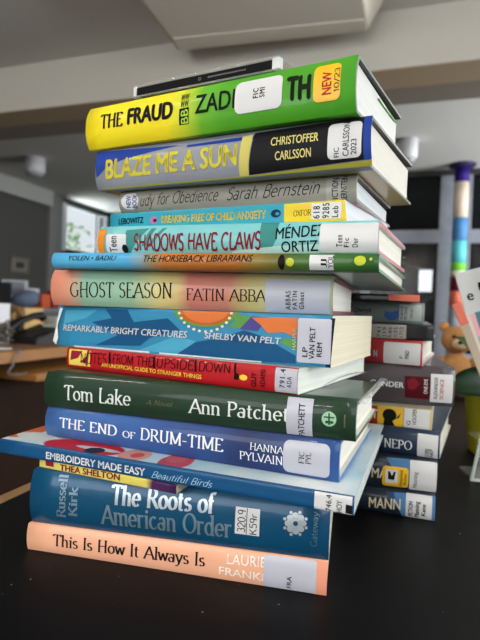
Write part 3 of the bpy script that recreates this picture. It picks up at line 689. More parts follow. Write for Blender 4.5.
# ------------------------------------------------------------------ books
class Book:
    def __init__(s, key, name, label, cat, group, spine, back='#9a9a9a', edge=None, pages='#e8e5d9', hard=True, lining='#e2e0d8', printed=None, board=0.0028, drop=0.0, block_in=0.0, joint=0.0):
        g = BOOK_GEO[key]; s.__dict__.update(g); s.hard = hard
        x0, y0 = s.x, s.y
        c, n = math.cos(s.yaw), math.sin(s.yaw); s.c, s.n = c, n
        s.z0 = TABLE + s.zb[0] + s.zb[1] * (x0 - s.zb[3]) + s.zb[2] * (y0 - s.zb[4])
        s.root = thing(name, label, cat, (x0, y0, s.z0), s.yaw, group)
        s.joint = joint or (0.012 if hard else 0.002)
        s.over = 0.003 if hard else 0.0003
        tb = board if hard else 0.0005
        s.tb = tb
        s.cover(spine, back, edge, lining, printed, SPINE_PRINT.get(key, []))
        s.block(pages, drop, block_in)
    def zlo(s, x, y):
        X = s.x + x * s.c - y * s.n; Y = s.y + x * s.n + y * s.c
        return TABLE + s.zb[0] + s.zb[1] * (X - s.zb[3]) + s.zb[2] * (Y - s.zb[4]) - s.z0 + 0.0002
    def zhi(s, x, y):
        X = s.x + x * s.c - y * s.n; Y = s.y + x * s.n + y * s.c
        return TABLE + s.zt[0] + s.zt[1] * (X - s.zt[3]) + s.zt[2] * (Y - s.zt[4]) - s.z0 - 0.0002
    def prof(s, t):
        return -s.bulge * (1 - abs(2 * t - 1) ** s.power)
    def pt(s, x, y, t, d=0.0):
        a, b = s.zlo(x, y), s.zhi(x, y)
        return Vector((x, y, a + (b - a) * t + d))
    def on_spine(s, u, h, e):
        hh = min(max(h, 0.0), 1.0)
        return s.pt(u - s.L / 2, s.prof(hh) - e, hh)
    # --- printed matter laid on the spine
    def lay(s, bm, pts, faces, e, mat):
        """pts are (u, h) on the spine; split along the height so that they follow its curve."""
        t = bmesh.new()
        vs = [t.verts.new((p[0], p[1], 0)) for p in pts]
        for f in faces:
            if len(set(f)) >= 3:
                try: t.faces.new([vs[i] for i in f])
                except ValueError: pass
        ys = [p[1] for p in pts]
        k = 16
        for i in range(1, k):
            if min(ys) < i / k < max(ys):
                bmesh.ops.bisect_plane(t, geom=t.verts[:] + t.edges[:] + t.faces[:], plane_co=(0, i / k, 0), plane_no=(0, 1, 0))
        bmesh.ops.triangulate(t, faces=[f for f in t.faces if len(f.verts) > 4])
        mp = {}
        for v in t.verts: mp[v] = bm.verts.new(s.on_spine(v.co.x, v.co.y, e))
        for f in t.faces:
            try:
                q = bm.faces.new([mp[v] for v in f.verts]); q.material_index = mat
                q.normal_update()
                if q.normal.y > 0: q.normal_flip()
            except ValueError: pass
        t.free()
    def fit(s, d):
        if d[0] == 'T':
            _, txt, font, mat, u0, h0, u1, h1, dh, k = d
            p, f = letters(txt, font, k)
            if not p: return [], [], mat
            xa = min(q[0] for q in p); xb = max(q[0] for q in p); w = (xb - xa) or 1
            return [(u0 + (q[0] - xa) / w * (u1 - u0), h0 + (q[0] - xa) / w * (h1 - h0) + q[1] * dh) for q in p], f, mat
        if d[0] == 'U':
            _, txt, font, mat, u0, u1, h0, h1, k = d
            p, f = letters(txt, font, k)
            xa = min(q[0] for q in p); xb = max(q[0] for q in p); w = (xb - xa) or 1
            return [(u1 - q[1] * (u1 - u0), h0 + (q[0] - xa) / w * (h1 - h0)) for q in p], f, mat
        if d[0] == 'P':
            return list(d[2]), [tuple(range(len(d[2])))], d[1]
        if d[0] == 'E':
            _, mat, cu, ch, ru, rh, a0, a1, ring = d
            n = 28
            if ring:
                p = []
                for i in range(n): t = 2 * PI * i / n; p += [(cu + ru * math.cos(t), ch + rh * math.sin(t)), (cu + ring * ru * math.cos(t), ch + ring * rh * math.sin(t))]
                return p, [(2 * i, 2 * ((i + 1) % n), 2 * ((i + 1) % n) + 1, 2 * i + 1) for i in range(n)], mat
            p = [(cu + ru * math.cos(math.radians(a0 + (a1 - a0) * i / n)), ch + rh * math.sin(math.radians(a0 + (a1 - a0) * i / n))) for i in range(n + (a1 - a0 < 360))]
            p = [(q[0], min(max(q[1], 0.005), 0.995)) for q in p]
            return p, [tuple(range(len(p)))], mat
    def cover(s, spine, back, edge, lining, printed, prints):
        L, W, tb = s.L, s.W, s.tb
        ns = 30
        ts = [0.5 - 0.5 * math.cos(PI * i / ns) for i in range(ns + 1)]
        outer = [(W, 0.0, 0.0), (W * 0.5, 0.0, 0.0), (s.joint, 0.0, 0.0)] + [(s.prof(t), t, 0.0) for t in ts] + [(s.joint, 1.0, 0.0), (W * 0.5, 1.0, 0.0), (W, 1.0, 0.0)]
        inner = []
        for (y, t, d) in outer:
            if abs(t) < 1e-9: inner.append((max(y, tb), 0.0, tb))
            elif abs(t - 1) < 1e-9: inner.append((max(y, tb), 1.0, -tb))
            else: inner.append((y + tb, t, tb * (1 - 2 * t)))
        nx = 12
        bm = bmesh.new()
        G = []
        for i in range(nx + 1):
            x = -L / 2 + L * i / nx
            G.append(([bm.verts.new(s.pt(x, *p)) for p in outer], [bm.verts.new(s.pt(x, *p)) for p in inner]))
        m = len(outer)
        for i in range(nx):
            (A, a), (B, b) = G[i], G[i + 1]
            for j in range(m - 1):
                f = bm.faces.new((A[j], A[j + 1], B[j + 1], B[j]))
                f.material_index = 1 if j < 2 else (2 if j >= m - 3 else 0)
                f.smooth = 2 <= j < m - 3
                f = bm.faces.new((a[j], b[j], b[j + 1], a[j + 1])); f.material_index = 3
            for j in (0, m - 1):
                f = bm.faces.new((A[j], B[j], b[j], a[j])); f.material_index = 4
        for (A, a) in (G[0], G[-1]):
            for j in range(m - 1):
                f = bm.faces.new((A[j], a[j], a[j + 1], A[j + 1])); f.material_index = 4
        bmesh.ops.recalc_face_normals(bm, faces=bm.faces)
        backm = back if not isinstance(back, str) else plain('board_' + back.strip('#'), back, rough=0.35, coat=0.4, coat_rough=0.15, bump=0.15, bump_scale=25)
        frontm = printed or backm
        edgem = plain('board_edge_' + (edge or '#b9bab8').strip('#'), edge or '#b9bab8', rough=0.35, coat=0.3)
        mats = [spine, backm, frontm, plain('endpaper_' + lining.strip('#'), lining, rough=0.6), edgem]
        idx = {}
        e = 0.00022; label = None
        for d in prints:
            if d[0] == 'LABEL':
                _, nm, mt, u0, u1, h0, h1, r = d
                label = bmesh.new(); lmats = [ink(mt)]; lidx = {mt: 0}; lname = nm
                hs = s.zhi(0, 0) - s.zlo(0, 0)
                rr = r * min(u1 - u0, (h1 - h0) * hs); pts = []
                for cx, cy, a0 in ((u1, h1, 0), (u0, h1, 90), (u0, h0, 180), (u1, h0, 270)):
                    sx = 1 if cx == u1 else -1; sy = 1 if cy == h1 else -1
                    if rr == 0: pts.append((cx, cy)); continue
                    for q in range(6):
                        t = math.radians(a0 + 18 * q); pts.append((cx - sx * rr + rr * math.cos(t), cy + (-sy * rr + rr * math.sin(t)) / hs))
                le = e + 0.00012
                s.lay(label, pts, [tuple(range(len(pts)))], le, 0); le += 0.00012
            elif d[0] == 'END':
                if label is not None:
                    s.sticker = link_mesh(lname, label, lmats, s.root); label = None
            else:
                p, f, mt = s.fit(d)
                if not p: continue
                if label is not None:
                    if mt not in lidx: lidx[mt] = len(lmats); lmats.append(ink(mt))
                    s.lay(label, p, f, le, lidx[mt]); le += 0.00003
                else:
                    if mt not in idx: idx[mt] = len(mats); mats.append(ink(mt))
                    s.lay(bm, p, f, e, idx[mt]); e += 0.00003
        s.cover_obj = link_mesh('cover', bm, mats, s.root)
    def block(s, pages, drop, block_in):
        L, W, tb = s.L, s.W, s.tb
        xa, xb = -L / 2 + s.over, L / 2 - s.over - block_in
        y0, y1 = tb + 0.0008, W - s.over - 0.001
        ts = [i / 12 for i in range(13)]
        bm = bmesh.new(); nx, ny = 8, 8
        def P(x, yk, t):
            # spine side follows the rounded back, fore edge is slightly hollow
            ya = y0 + s.prof(t) * 0.8; yb = y1 - 0.35 * s.bulge * (1 - abs(2 * t - 1) ** 2)
            y = ya + (yb - ya) * yk
            v = s.pt(x, y, t, tb * (1 - 2 * t) * 1.02)
            v.z -= drop * t * yk
            return v
        def grid(fn, nu, nv):
            V = [[bm.verts.new(fn(i / nu, j / nv)) for j in range(nv + 1)] for i in range(nu + 1)]
            for i in range(nu):
                for j in range(nv): bm.faces.new((V[i][j], V[i + 1][j], V[i + 1][j + 1], V[i][j + 1]))
        X = lambda k: xa + (xb - xa) * k
        grid(lambda a, b: P(xa, a, b), ny, 12); grid(lambda a, b: P(xb, a, b), ny, 12)
        grid(lambda a, b: P(X(a), 0, b), nx, 12); grid(lambda a, b: P(X(a), 1, b), nx, 12)
        grid(lambda a, b: P(X(a), b, 0), nx, ny); grid(lambda a, b: P(X(a), b, 1), nx, ny)
        bmesh.ops.remove_doubles(bm, verts=bm.verts, dist=1e-5)
        bmesh.ops.recalc_face_normals(bm, faces=bm.faces)
        s.pages = link_mesh('page_block', bm, page_mat('pages_' + pages.strip('#'), pages), s.root)
    def sheet(s, name, pts, m, thick=0.0004):
        """A small flap of card or plastic given by local points (quad strips of rows)."""
        bm = bmesh.new()
        rows = [[bm.verts.new(p) for p in r] for r in pts]
        for a, b in zip(rows, rows[1:]):
            for i in range(len(a) - 1): bm.faces.new((a[i], a[i + 1], b[i + 1], b[i]))
        bmesh.ops.recalc_face_normals(bm, faces=bm.faces)
        bmesh.ops.solidify(bm, geom=bm.faces[:], thickness=thick)
        return link_mesh(name, bm, m, s.root, smooth=True)

TALL = 'books in the tall stack'
LOW = 'books in the lower stack behind'
def solid(name, hexc, **k):
    a = dict(rough=0.5, spec=.2, coat=0.22, coat_rough=0.07, bump=0.1, bump_scale=28, vary=0.06); a.update(k)
    return plain('jacket_' + name, hexc, **a)
LN = {k: v['L'] for k, v in BOOK_GEO.items()}

peach = Book('always', 'hardcover_book', 'peach hardcover with a black serif title, lowest book of the tall stack', 'book', TALL, solid('peach', '#efb08f'), back='#eeb495', edge='#d99a80')
roots = Book('roots', 'hardcover_book', 'thick dark teal hardcover with silver foil lettering, second book up in the tall stack', 'book', TALL, solid('teal_foil', '#0d4a6c', metal=0.1, rough=0.35, vary=0.2, scale=25, bump=0.22), back='#10557c', edge='#7d9aa8')
booklet = Book('birds', 'booklet', 'very thin yellow and purple booklet under the wide craft book', 'booklet', TALL, banded('jacket_yellow_purple', LN['birds'], [(0, '#ded06a'), (.80, '#dccb60'), (.84, '#4c2054'), (1, '#3a1c4c')], wobble=0.0), back='#d8c860', edge='#d8c860', hard=False)

m, nt, b = new_mat('craft_cover_art')      # pale cover art with red birds, a dark head and an orange corner
tc = nt.nodes.new('ShaderNodeTexCoord')
base = nt.nodes.new('ShaderNodeTexNoise'); base.inputs['Scale'].default_value = 14; nt.links.new(tc.outputs['Object'], base.inputs['Vector'])
cr = nt.nodes.new('ShaderNodeValToRGB'); cr.color_ramp.elements[0].color = rgb('#a4cadc'); cr.color_ramp.elements[1].color = rgb('#e8eef0')
cr.color_ramp.elements[0].position = .35; cr.color_ramp.elements[1].position = .65
nt.links.new(base.outputs['Fac'], cr.inputs['Fac']); col = cr.outputs['Color']
def blob(col, hexc, cx, cy, rx, ry, soft=0.04):
    mp = nt.nodes.new('ShaderNodeMapping'); mp.inputs['Location'].default_value = (-cx / rx, -cy / ry, 0); mp.inputs['Scale'].default_value = (1 / rx, 1 / ry, 0)
    nt.links.new(tc.outputs['Object'], mp.inputs['Vector'])
    ln = nt.nodes.new('ShaderNodeVectorMath'); ln.operation = 'LENGTH'; nt.links.new(mp.outputs[0], ln.inputs[0])
    mr = nt.nodes.new('ShaderNodeMapRange'); mr.inputs['From Min'].default_value = 1 - soft; mr.inputs['From Max'].default_value = 1 + soft; mr.inputs['To Min'].default_value = 1; mr.inputs['To Max'].default_value = 0
    nt.links.new(ln.outputs['Value'], mr.inputs['Value'])
    mx = nt.nodes.new('ShaderNodeMix'); mx.data_type = 'RGBA'; mx.inputs['B'].default_value = rgb(hexc)
    nt.links.new(mr.outputs[0], mx.inputs['Factor']); nt.links.new(col, mx.inputs['A'])
    return mx.outputs['Result']
for a in (('#cf6a3c', -.137, .03, .012, .022), ('#cfd6d8', -.11, .02, .03, .012), ('#9c9c94', -.098, .035, .02, .012), ('#c02432', -.068, .012, .036, .017), ('#b9c4c8', -.055, .012, .02, .004), ('#24202c', -.055, .008, .008, .007),
          ('#cf9a8c', -.022, .012, .012, .014), ('#c24a4c', -.02, .012, .005, .006), ('#b84858', .012, .012, .012, .018), ('#c0606c', .01, .02, .008, .012)):
    col = blob(col, *a)
nt.links.new(col, b.inputs['Base Color']); b.inputs['Roughness'].default_value = .5; b.inputs['Specular IOR Level'].default_value = .2
craft_art = m
craft = Book('embroidery', 'craft_book', 'wide thin teal craft book that juts out of the tall stack at both ends', 'book', TALL, solid('craft_teal', '#0c4d7c'), back='#1c5a86', edge='#c8dbe2', printed=craft_art, board=0.002, joint=.0015, lining='#dfe6e8')
drum = Book('drum', 'hardcover_book', 'royal blue hardcover with white serif capitals, lying on the wide craft book', 'book', TALL, banded('jacket_royal_blue', LN['drum'], [(0, '#4672b0'), (.35, '#345c9e'), (.62, '#2f4a84'), (.74, '#222f5c'), (.85, '#263f74'), (1, '#325a9a')], wobble=.06, mottled=.5, mottle_hex='#2a3a6e', mottle_scale=22), back='#3f8ed0', edge='#3b6fb8')
tom = Book('tom', 'hardcover_book', 'dark green hardcover with silver serif lettering and a pale green emblem', 'book', TALL, solid('dark_green', '#1f3826'), back='#2a4630', edge='#54705c')
guide = Book('guide', 'paperback_book', 'bright red paperback with a yellow corner and white page edges', 'book', TALL, solid('bright_red', '#b4141e', coat=.4), back='#c3cec9', edge='#d8dcd8', pages='#e9eee4', hard=False)
large = Book('remarkably', 'paperback_book', 'thick worn blue paperback with white italic capitals and an orange sun', 'book', TALL, solid('sea_blue', '#3488b2', rough=.3), back='#2c86b0', edge='#e8e4d6', pages='#e8dfc4', hard=False)
ghost = Book('ghost', 'hardcover_book', 'pastel salmon, green and yellow hardcover with black serif capitals', 'book', TALL, banded('jacket_pastel', LN['ghost'], [(0, '#e09078'), (.07, '#dc9478'), (.14, '#92bca4'), (.32, '#9cc4a6'), (.42, '#dcd08c'), (.49, '#d8c080'), (.54, '#d08070'), (.68, '#cc8470'), (.74, '#c8b878'), (.82, '#c8c494'), (1, '#a8b890')], wobble=.035), back='#b7bda2', edge='#7a3030', lining='#8a2c30')
picture = Book('horse', 'picture_book', 'wide slim picture book with a sky-blue and brown spine and a grey plastic-covered underside', 'book', TALL, banded('jacket_sky_brown', LN['horse'], [(0, '#56b0de'), (.28, '#4fa6d2'), (.36, '#9a8a64'), (.40, '#bc7434'), (.62, '#b06a2c'), (.70, '#8a7434'), (.78, '#4a6428'), (.86, '#3f7030'), (1, '#2c5a2a')], wobble=.03), back='#aab4ae', edge='#4c8a54', printed=None, board=.0022, lining='#c8d0c8')
aqua = Book('shadows', 'hardcover_book', 'aqua hardcover with dark red brush lettering and an orange end', 'book', TALL, solid('aqua', '#7cc4c8'), back='#c24a64', edge='#c24a64')
slim = Book('anxiety', 'paperback_book', 'slim teal paperback with yellow capitals, under the grey-beige hardcover', 'book', TALL, solid('teal', '#2e9db4'), back='#d8e6ec', edge='#d8e6ec', pages='#dfeaf0', hard=False)
beige = Book('obed', 'hardcover_book', 'grey-beige hardcover with handwritten black lettering and a round white sticker', 'book', TALL, solid('grey_beige', '#98958a'), back='#98958a', edge='#77766e', pages='#dfe6ea', board=.002, drop=.003, lining='#5c5c58')
blaze = Book('blaze', 'hardcover_book', 'grey, blue and black hardcover lying under the yellow-green book', 'book', TALL, solid('lavender_grey', '#8f929d'), back='#c2b860', edge='#55565a', pages='#eae6da', lining='#57564f', board=.0019, drop=.004)
fraud = Book('fraud', 'hardcover_book', 'yellow-to-green hardcover with black capitals, topmost book of the tall stack', 'book', TALL, banded('jacket_yellow_green', LN['fraud'], [(0, '#f2dc1e'), (.36, '#f0dc24'), (.43, '#c8d430'), (.50, '#68b02c'), (.6, '#50a224'), (1, '#469a22')], wobble=.015), back='#469a22', edge='#8d9492', pages='#e9eae6', lining='#4a4e50', drop=.004, board=.0019)

# jacket flaps, plastic wraps and page details the photo shows on single books
b = fraud; x = b.L / 2
b.sheet('jacket_flap', [[b.pt(x - .0025 + .001 * k, .062 + .06 * j / 5, 1, -.0034 - .004 * (1 if k else .75)) for k in (0, 1)] for j in range(6)], plain('jacket_flap_green', '#7cc850', rough=.4), .0009)
clear_wrap = clear('clear_plastic', alpha=.22)
b = tom; x = b.L / 2
b.sheet('plastic_jacket', [[b.pt(x - .001 + .006 * k, .004 + .14 * j / 6, .97 - .02 * k, 0.0) for k in (0, .5, 1)] for j in range(7)], clear('clear_plastic_edge', alpha=.5), .0003)
b = guide; x = b.L / 2
b.sheet('plastic_jacket', [[b.pt(x - .002 + .005 * k, .05 + .112 * j / 6, .06, .0 + .004 * k * math.sin(PI * j / 6)) for k in (0, .5, 1)] for j in range(7)], clear('clear_plastic_edge', alpha=.5), .0003)

# ---- the lower stack behind
Book('mann1', 'hardcover_book', 'navy and blue hardcover with cream capitals, lowest of the stack behind', 'book', LOW, solid('navy', '#1d2634'), back='#1d2634', edge='#6b93bc')
Book('mann2', 'hardcover_book', 'navy hardcover with a yellow genre sticker, second lowest of the stack behind', 'book', LOW, solid('navy_two', '#1f2836'), back='#1f2836', edge='#7f9cb8')
Book('nepo', 'hardcover_book', 'navy hardcover with large white serif capitals in the stack behind', 'book', LOW, solid('slate_navy', '#24344e'), back='#24344e', edge='#b8c4c8')
Book('st', 'paperback_book', 'slim paperback with a red block and a yellow portrait sticker in the stack behind', 'book', LOW, solid('cream_card', '#c9b56a'), back='#c9c4b4', edge='#cfccc0', hard=False)
Book('gander', 'hardcover_book', 'thick dark brown-grey hardcover with a dark red square, sticking out of the stack behind', 'book', LOW, solid('brown_grey', '#4a4146', coat=.8), back='#4a4146', edge='#a9a8ab')
Book('red', 'hardcover_book', 'red hardcover with a large white label in the stack behind', 'book', LOW, solid('brick_red', '#b03434'), back='#b03434', edge='#e6c4c4')
Book('black', 'disc_case', 'thin black disc case with a grey number label in the stack behind', 'disc case', LOW, solid('black_case', '#1d1d1f'), back='#1d1d1f', edge='#2a2a2c', pages='#2a2a2c', hard=False)
pale = Book('grey', 'hardcover_book', 'grey-green hardcover with a blue globe sticker in the stack behind', 'book', LOW, solid('grey_green', '#7f8a88'), back='#7f8a88', edge='#c4d0cc')
Book('salmon', 'booklet', 'thin black booklet with a salmon end, topmost of the stack behind', 'booklet', LOW, solid('black_booklet', '#1c1a1a'), back='#1c1a1a', edge='#f0806c', hard=False)

# ---- clear CD case on top
fz = lambda X, Y: TABLE + fraud.zt[0] + fraud.zt[1] * (X - fraud.zt[3]) + fraud.zt[2] * (Y - fraud.zt[4])
CX, CY, CA, CL, CW, CH = -0.038, 0.387, -0.600, 0.142, 0.118, 0.0104
cc, cs = math.cos(CA), math.sin(CA)
cd = thing('cd_case', 'clear CD case with a black spine strip lying on top of the tall stack', 'cd case', (CX, CY, fz(CX, CY)), CA)
def cdp(x, y, z):
    X, Y = CX + x * cc - y * cs, CY + x * cs + y * cc
    return Vector((x, y, fz(X, Y) - fz(CX, CY) + z + .0006 + .008 * (.5 - x / CL)))
def cd_box(name, x0, x1, y0, y1, z0, z1, m):
    bm = bmesh.new(); add_box(bm, x0, x1, y0, y1, z0, z1)
    for v in bm.verts: v.co = cdp(*v.co)
    bmesh.ops.recalc_face_normals(bm, faces=bm.faces)
    return link_mesh(name, bm, m, cd)
cl = clear('jewel_case_plastic', tint=(.85, .87, .88, 1), alpha=.12, rough=.05, coat=0)
cd_box('lid', -CL / 2, CL / 2, 0, CW, CH - .0016, CH, cl)
cd_box('base_shell', -CL / 2, CL / 2, .0, CW, 0, .0016, clear('jewel_case_base', tint=(.55, .56, .57, 1), alpha=.3, rough=.15, coat=0))
cd_box('side_wall', CL / 2 - .006, CL / 2, -.0002, .004, .0014, CH - .0014, clear('jewel_case_end', tint=(.9, .92, .93, 1), alpha=.7))
cd_box('side_wall', -CL / 2, -CL / 2 + .003, -.0002, .004, .0014, CH - .0014, clear('jewel_case_end', tint=(.9, .92, .93, 1), alpha=.7))
bm = bmesh.new()
add_box(bm, -CL / 2 + .003, CL / 2 - .006, .0006, .0011, .0022, CH - .0022)
add_box(bm, -CL / 2 + .003, CL / 2 - .006, .0011, CW - .004, .0022, .0026)
for v in bm.verts: v.co = cdp(*v.co)
bmesh.ops.recalc_face_normals(bm, faces=bm.faces)
# tiny grey print on the black strip: a ring and a line of text
n = 14
for k in range(n):
    a, a2 = 2 * PI * k / n, 2 * PI * (k + 1) / n
    q = [cdp(-.0 + r * math.cos(t), .0004, .0052 + r * math.sin(t)) for r, t in ((.0013, a), (.0013, a2), (.0008, a2), (.0008, a))]
    bm.faces.new([bm.verts.new(p) for p in q]).material_index = 1
for k in range(16):
    x0 = .008 + .0022 * k
    q = [cdp(x0, .0004, .0047), cdp(x0 + .0014, .0004, .0047), cdp(x0 + .0014, .0004, .0058), cdp(x0, .0004, .0058)]
    bm.faces.new([bm.verts.new(p) for p in q]).material_index = 1
link_mesh('inlay_card', bm, [plain('tray_black', '#0e0e10', rough=.6, spec=.1), plain('print_tray_grey', '#6c6c70')], cd)

# ------------------------------------------------------------------ room (u, v axes turned by ROOM_YAW)
RU = Vector((math.cos(ROOM_YAW), math.sin(ROOM_YAW), 0)); RV = Vector((-math.sin(ROOM_YAW), math.cos(ROOM_YAW), 0))
def R(u, v, z=0.0): return RU * u + RV * v + Vector((0, 0, z))
def structure(name, boxes, m, bevel=0.0):
    bm = bmesh.new()
    for bx in boxes: add_box(bm, *bx, bevel=bevel)
    bmesh.ops.recalc_face_normals(bm, faces=bm.faces)
    o = link_mesh(name, bm, m); o.rotation_euler = (0, 0, ROOM_YAW); o['kind'] = 'structure'
    return o
def room_thing(name, label, cat, u, v, z, rot=0.0, group=None):
    p = R(u, v, z)
    return thing(name, label, cat, p, ROOM_YAW + rot, group)
def room_box(name, label, cat, u0, u1, v0, v1, z0, z1, m, bevel=.003, group=None):
    c = ((u0 + u1) / 2, (v0 + v1) / 2)
    o = box_obj(name, u0 - c[0], u1 - c[0], v0 - c[1], v1 - c[1], 0, z1 - z0, m, None, bevel)
    o.location = R(c[0], c[1], z0); o.rotation_euler = (0, 0, ROOM_YAW)
    return tag(o, label, cat, group)

plaster = plain('ceiling_plaster', '#d0cfca', rough=.9, bump=.15, bump_scale=120, vary=.03)
grey_paint = plain('grey_wall_paint', '#4c4c48', rough=.8, vary=.03)
white_paint = plain('white_wall_paint', '#d2d0ca', rough=.85, vary=.03)
beam_paint = plain('beam_paint', '#c8c5bc', rough=.8, vary=.03, bump=.1, bump_scale=150)
floorm = plain('brown_carpet', '#5a4e44', rough=.95, vary=.2, scale=200)
UL, UR, VN, VF = -5.8, 4.2, -3.4, 10.0
structure('floor', [(UL - .1, UR + .1, VN - .1, VF + .1, -.1, 0)], floorm)
structure('ceiling', [(UL - .1, UR + .1, VN - .1, VF + .1, CEIL, CEIL + .1)], plaster)
wz0, wz1, wv0, wv1 = 1.90, 2.70, 7.42, 8.62          # window in the left wall
structure('wall_left', [(UL - .12, UL, VN, wv0, 0, CEIL), (UL - .12, UL, wv1, VF, 0, CEIL), (UL - .12, UL, wv0, wv1, 0, wz0), (UL - .12, UL, wv0, wv1, wz1, CEIL)], grey_paint)
# tall daylight windows in the walls behind the viewer, and one added further along for light
structure('wall_right', [(UR, UR + .12, VN, -1.6, 0, CEIL), (UR, UR + .12, 2.2, 4.0, 0, CEIL), (UR, UR + .12, 6.2, VF, 0, CEIL), (UR, UR + .12, 4.0, 6.2, 0, .9), (UR, UR + .12, 4.0, 6.2, 2.5, CEIL), (UR, UR + .12, -1.6, 2.2, 0, .9), (UR, UR + .12, -1.6, 2.2, 2.5, CEIL)], white_paint)
structure('wall_near', [(UL, -2.6, VN - .12, VN, 0, CEIL), (.2, UR, VN - .12, VN, 0, CEIL), (-2.6, .2, VN - .12, VN, 0, .9), (-2.6, .2, VN - .12, VN, 2.5, CEIL)], white_paint)
structure('wall_far', [(UL, UR, VF, VF + .12, 0, CEIL)], grey_paint)
structure('trim_beam', [(UL, UR, 3.2, 3.48, 2.44, CEIL)], beam_paint)
structure('trim_header', [(UL, UR, 3.48, 3.76, 2.44, CEIL)], plain('header_grey_brown', '#857c70', rough=.8, vary=.04))  # grey-brown strip behind the beam, darker than its face
structure('trim_board', [(UL, UR, 3.205, 3.475, 2.436, 2.44)], plain('beam_board', '#a89478', rough=.7, vary=.05))
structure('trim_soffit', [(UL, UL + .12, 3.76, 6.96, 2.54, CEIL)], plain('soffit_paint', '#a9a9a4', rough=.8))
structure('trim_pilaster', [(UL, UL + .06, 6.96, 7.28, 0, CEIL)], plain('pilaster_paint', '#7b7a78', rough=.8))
white_frame = plain('window_frame_white', '#d4dae4', rough=.4)
w1 = structure('window_1', [(UL - .02, UL + .03, wv0 - .13, wv0, wz0 - .04, wz1 + .0), (UL - .02, UL + .03, wv1, wv1 + .1, wz0 - .04, wz1), (UL - .05, UL - .02, wv0, wv1, wz1 - .03, wz1), (UL - .05, UL - .02, wv0, wv1, wz0, wz0 + .02), (UL - .05, UL - .02, wv1 - .26, wv1 - .2, wz0, wz1)], [white_frame])
gl = link_mesh('window_glass', (lambda bm: (add_box(bm, UL - .04, UL - .036, wv0, wv1, wz0, wz1), bm)[1])(bmesh.new()), clear('window_pane', alpha=.06, rough=.02), w1)
blind = room_box('window_curtain', 'pale pinkish curtain edge hanging in the bright window', 'curtain', UL - .10, UL - .06, wv0 + .0, wv0 + .13, wz0 + .01, wz1 - .01, plain('curtain_pink', '#e9cdbd', rough=.8))
# unseen windows: frames and panes
def big_window(name, axis, a0, a1, at, z0, z1):
    bars = []
    n = 3
    for k in range(n + 1):
        p = a0 + (a1 - a0) * k / n
        p0, p1 = max(a0, p - .03), min(a1, p + .03)
        bars.append((p0, p1, at, at + .05, z0, z1))
    bars += [(a0, a1, at, at + .05, z0, z0 + .05), (a0, a1, at, at + .05, z1 - .05, z1)]
    if axis == 'v': bars = [(c, d, a, b_, e, f) for (a, b_, c, d, e, f) in bars]
    o = structure(name, bars, white_frame)
    g = (a0, a1, at + .02, at + .024, z0, z1)
    if axis == 'v': g = (g[2], g[3], g[0], g[1], g[4], g[5])
    bm = bmesh.new(); add_box(bm, *g); link_mesh('window_glass', bm, clear('window_pane', alpha=.06, rough=.02), o)
big_window('window_2', 'v', -1.6, 2.2, UR + .03, .9, 2.5)
big_window('window_added', 'v', 4.0, 6.2, UR + .03, .9, 2.5)  # unseen window, added to bring more light into the far room
big_window('window_3', 'u', -2.6, .2, VN - .1, .9, 2.5)

# the glazed partition behind the stacks
stone = plain('partition_frame_grey', '#878c95', rough=.7, vary=.25, scale=9, bump=.2)
PV = 6.8
bars = [(.317, .686, PV, PV + .12, 0, CEIL), (-.62, -.5, PV, PV + .12, 0, CEIL), (-1.9, -1.78, PV, PV + .12, 0, CEIL), (1.5, 1.6, PV, PV + .12, 0, CEIL), (-3.2, -3.1, PV, PV + .12, 0, CEIL)]
for a, c in ((-3.1, -1.9), (-1.78, -.62), (-.5, .317), (.686, 1.5), (1.6, 2.6)):
    bars.append((a, c, PV + .001, PV + .119, 1.879, 2.044)); bars.append((a, c, PV + .001, PV + .119, 0, .5))
part = structure('partition_frame', bars, stone)
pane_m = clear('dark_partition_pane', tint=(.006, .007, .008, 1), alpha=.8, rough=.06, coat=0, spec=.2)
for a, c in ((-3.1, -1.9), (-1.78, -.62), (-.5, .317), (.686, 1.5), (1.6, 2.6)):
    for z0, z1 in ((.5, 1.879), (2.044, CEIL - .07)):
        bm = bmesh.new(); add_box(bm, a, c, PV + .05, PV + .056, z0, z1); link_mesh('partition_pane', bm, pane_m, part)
structure('trim_header_dark', [(-3.2, 2.6, PV - .01, PV + .13, CEIL - .07, CEIL)], plain('header_dark', '#2c2b2c', rough=.6))
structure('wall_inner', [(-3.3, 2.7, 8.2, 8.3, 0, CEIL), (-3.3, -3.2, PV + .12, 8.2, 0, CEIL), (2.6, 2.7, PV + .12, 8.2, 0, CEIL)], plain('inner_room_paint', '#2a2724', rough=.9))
lamp = room_thing('lit_screen', 'small bright white screen glowing behind the dark partition glass', 'screen', .2, 7.4, .93)
box_obj('glowing_panel', -.085, .085, -.006, 0, .36, .66, glow('screen_glow', '#f2fbff', 14.0), lamp, .0)
box_obj('housing', -.3, .1, .0, .1, 0, .8, plain('housing_grey', '#56565c', rough=.6), lamp, .004)
box_obj('stand', -.15, .05, .02, .08, -.93, 0, plain('housing_grey', '#56565c', rough=.6), lamp)
ex = room_thing('exit_light', 'tiny red indicator light above the glowing screen', 'light', .03, 7.1, 1.68)
bm = bmesh.new(); add_ball(bm, (0, 0, 0), (.03, .02, .02), 2); link_mesh('red_lens', bm, glow('red_glow', '#ff2030', .8), ex)
box_obj('mount', -.06, .06, .02, .05, -.04, .04, plain('housing_grey', '#56565c'), ex)
box_obj('stalk', -.01, .01, .03, .05, -1.68, -.04, plain('housing_grey', '#56565c'), ex)

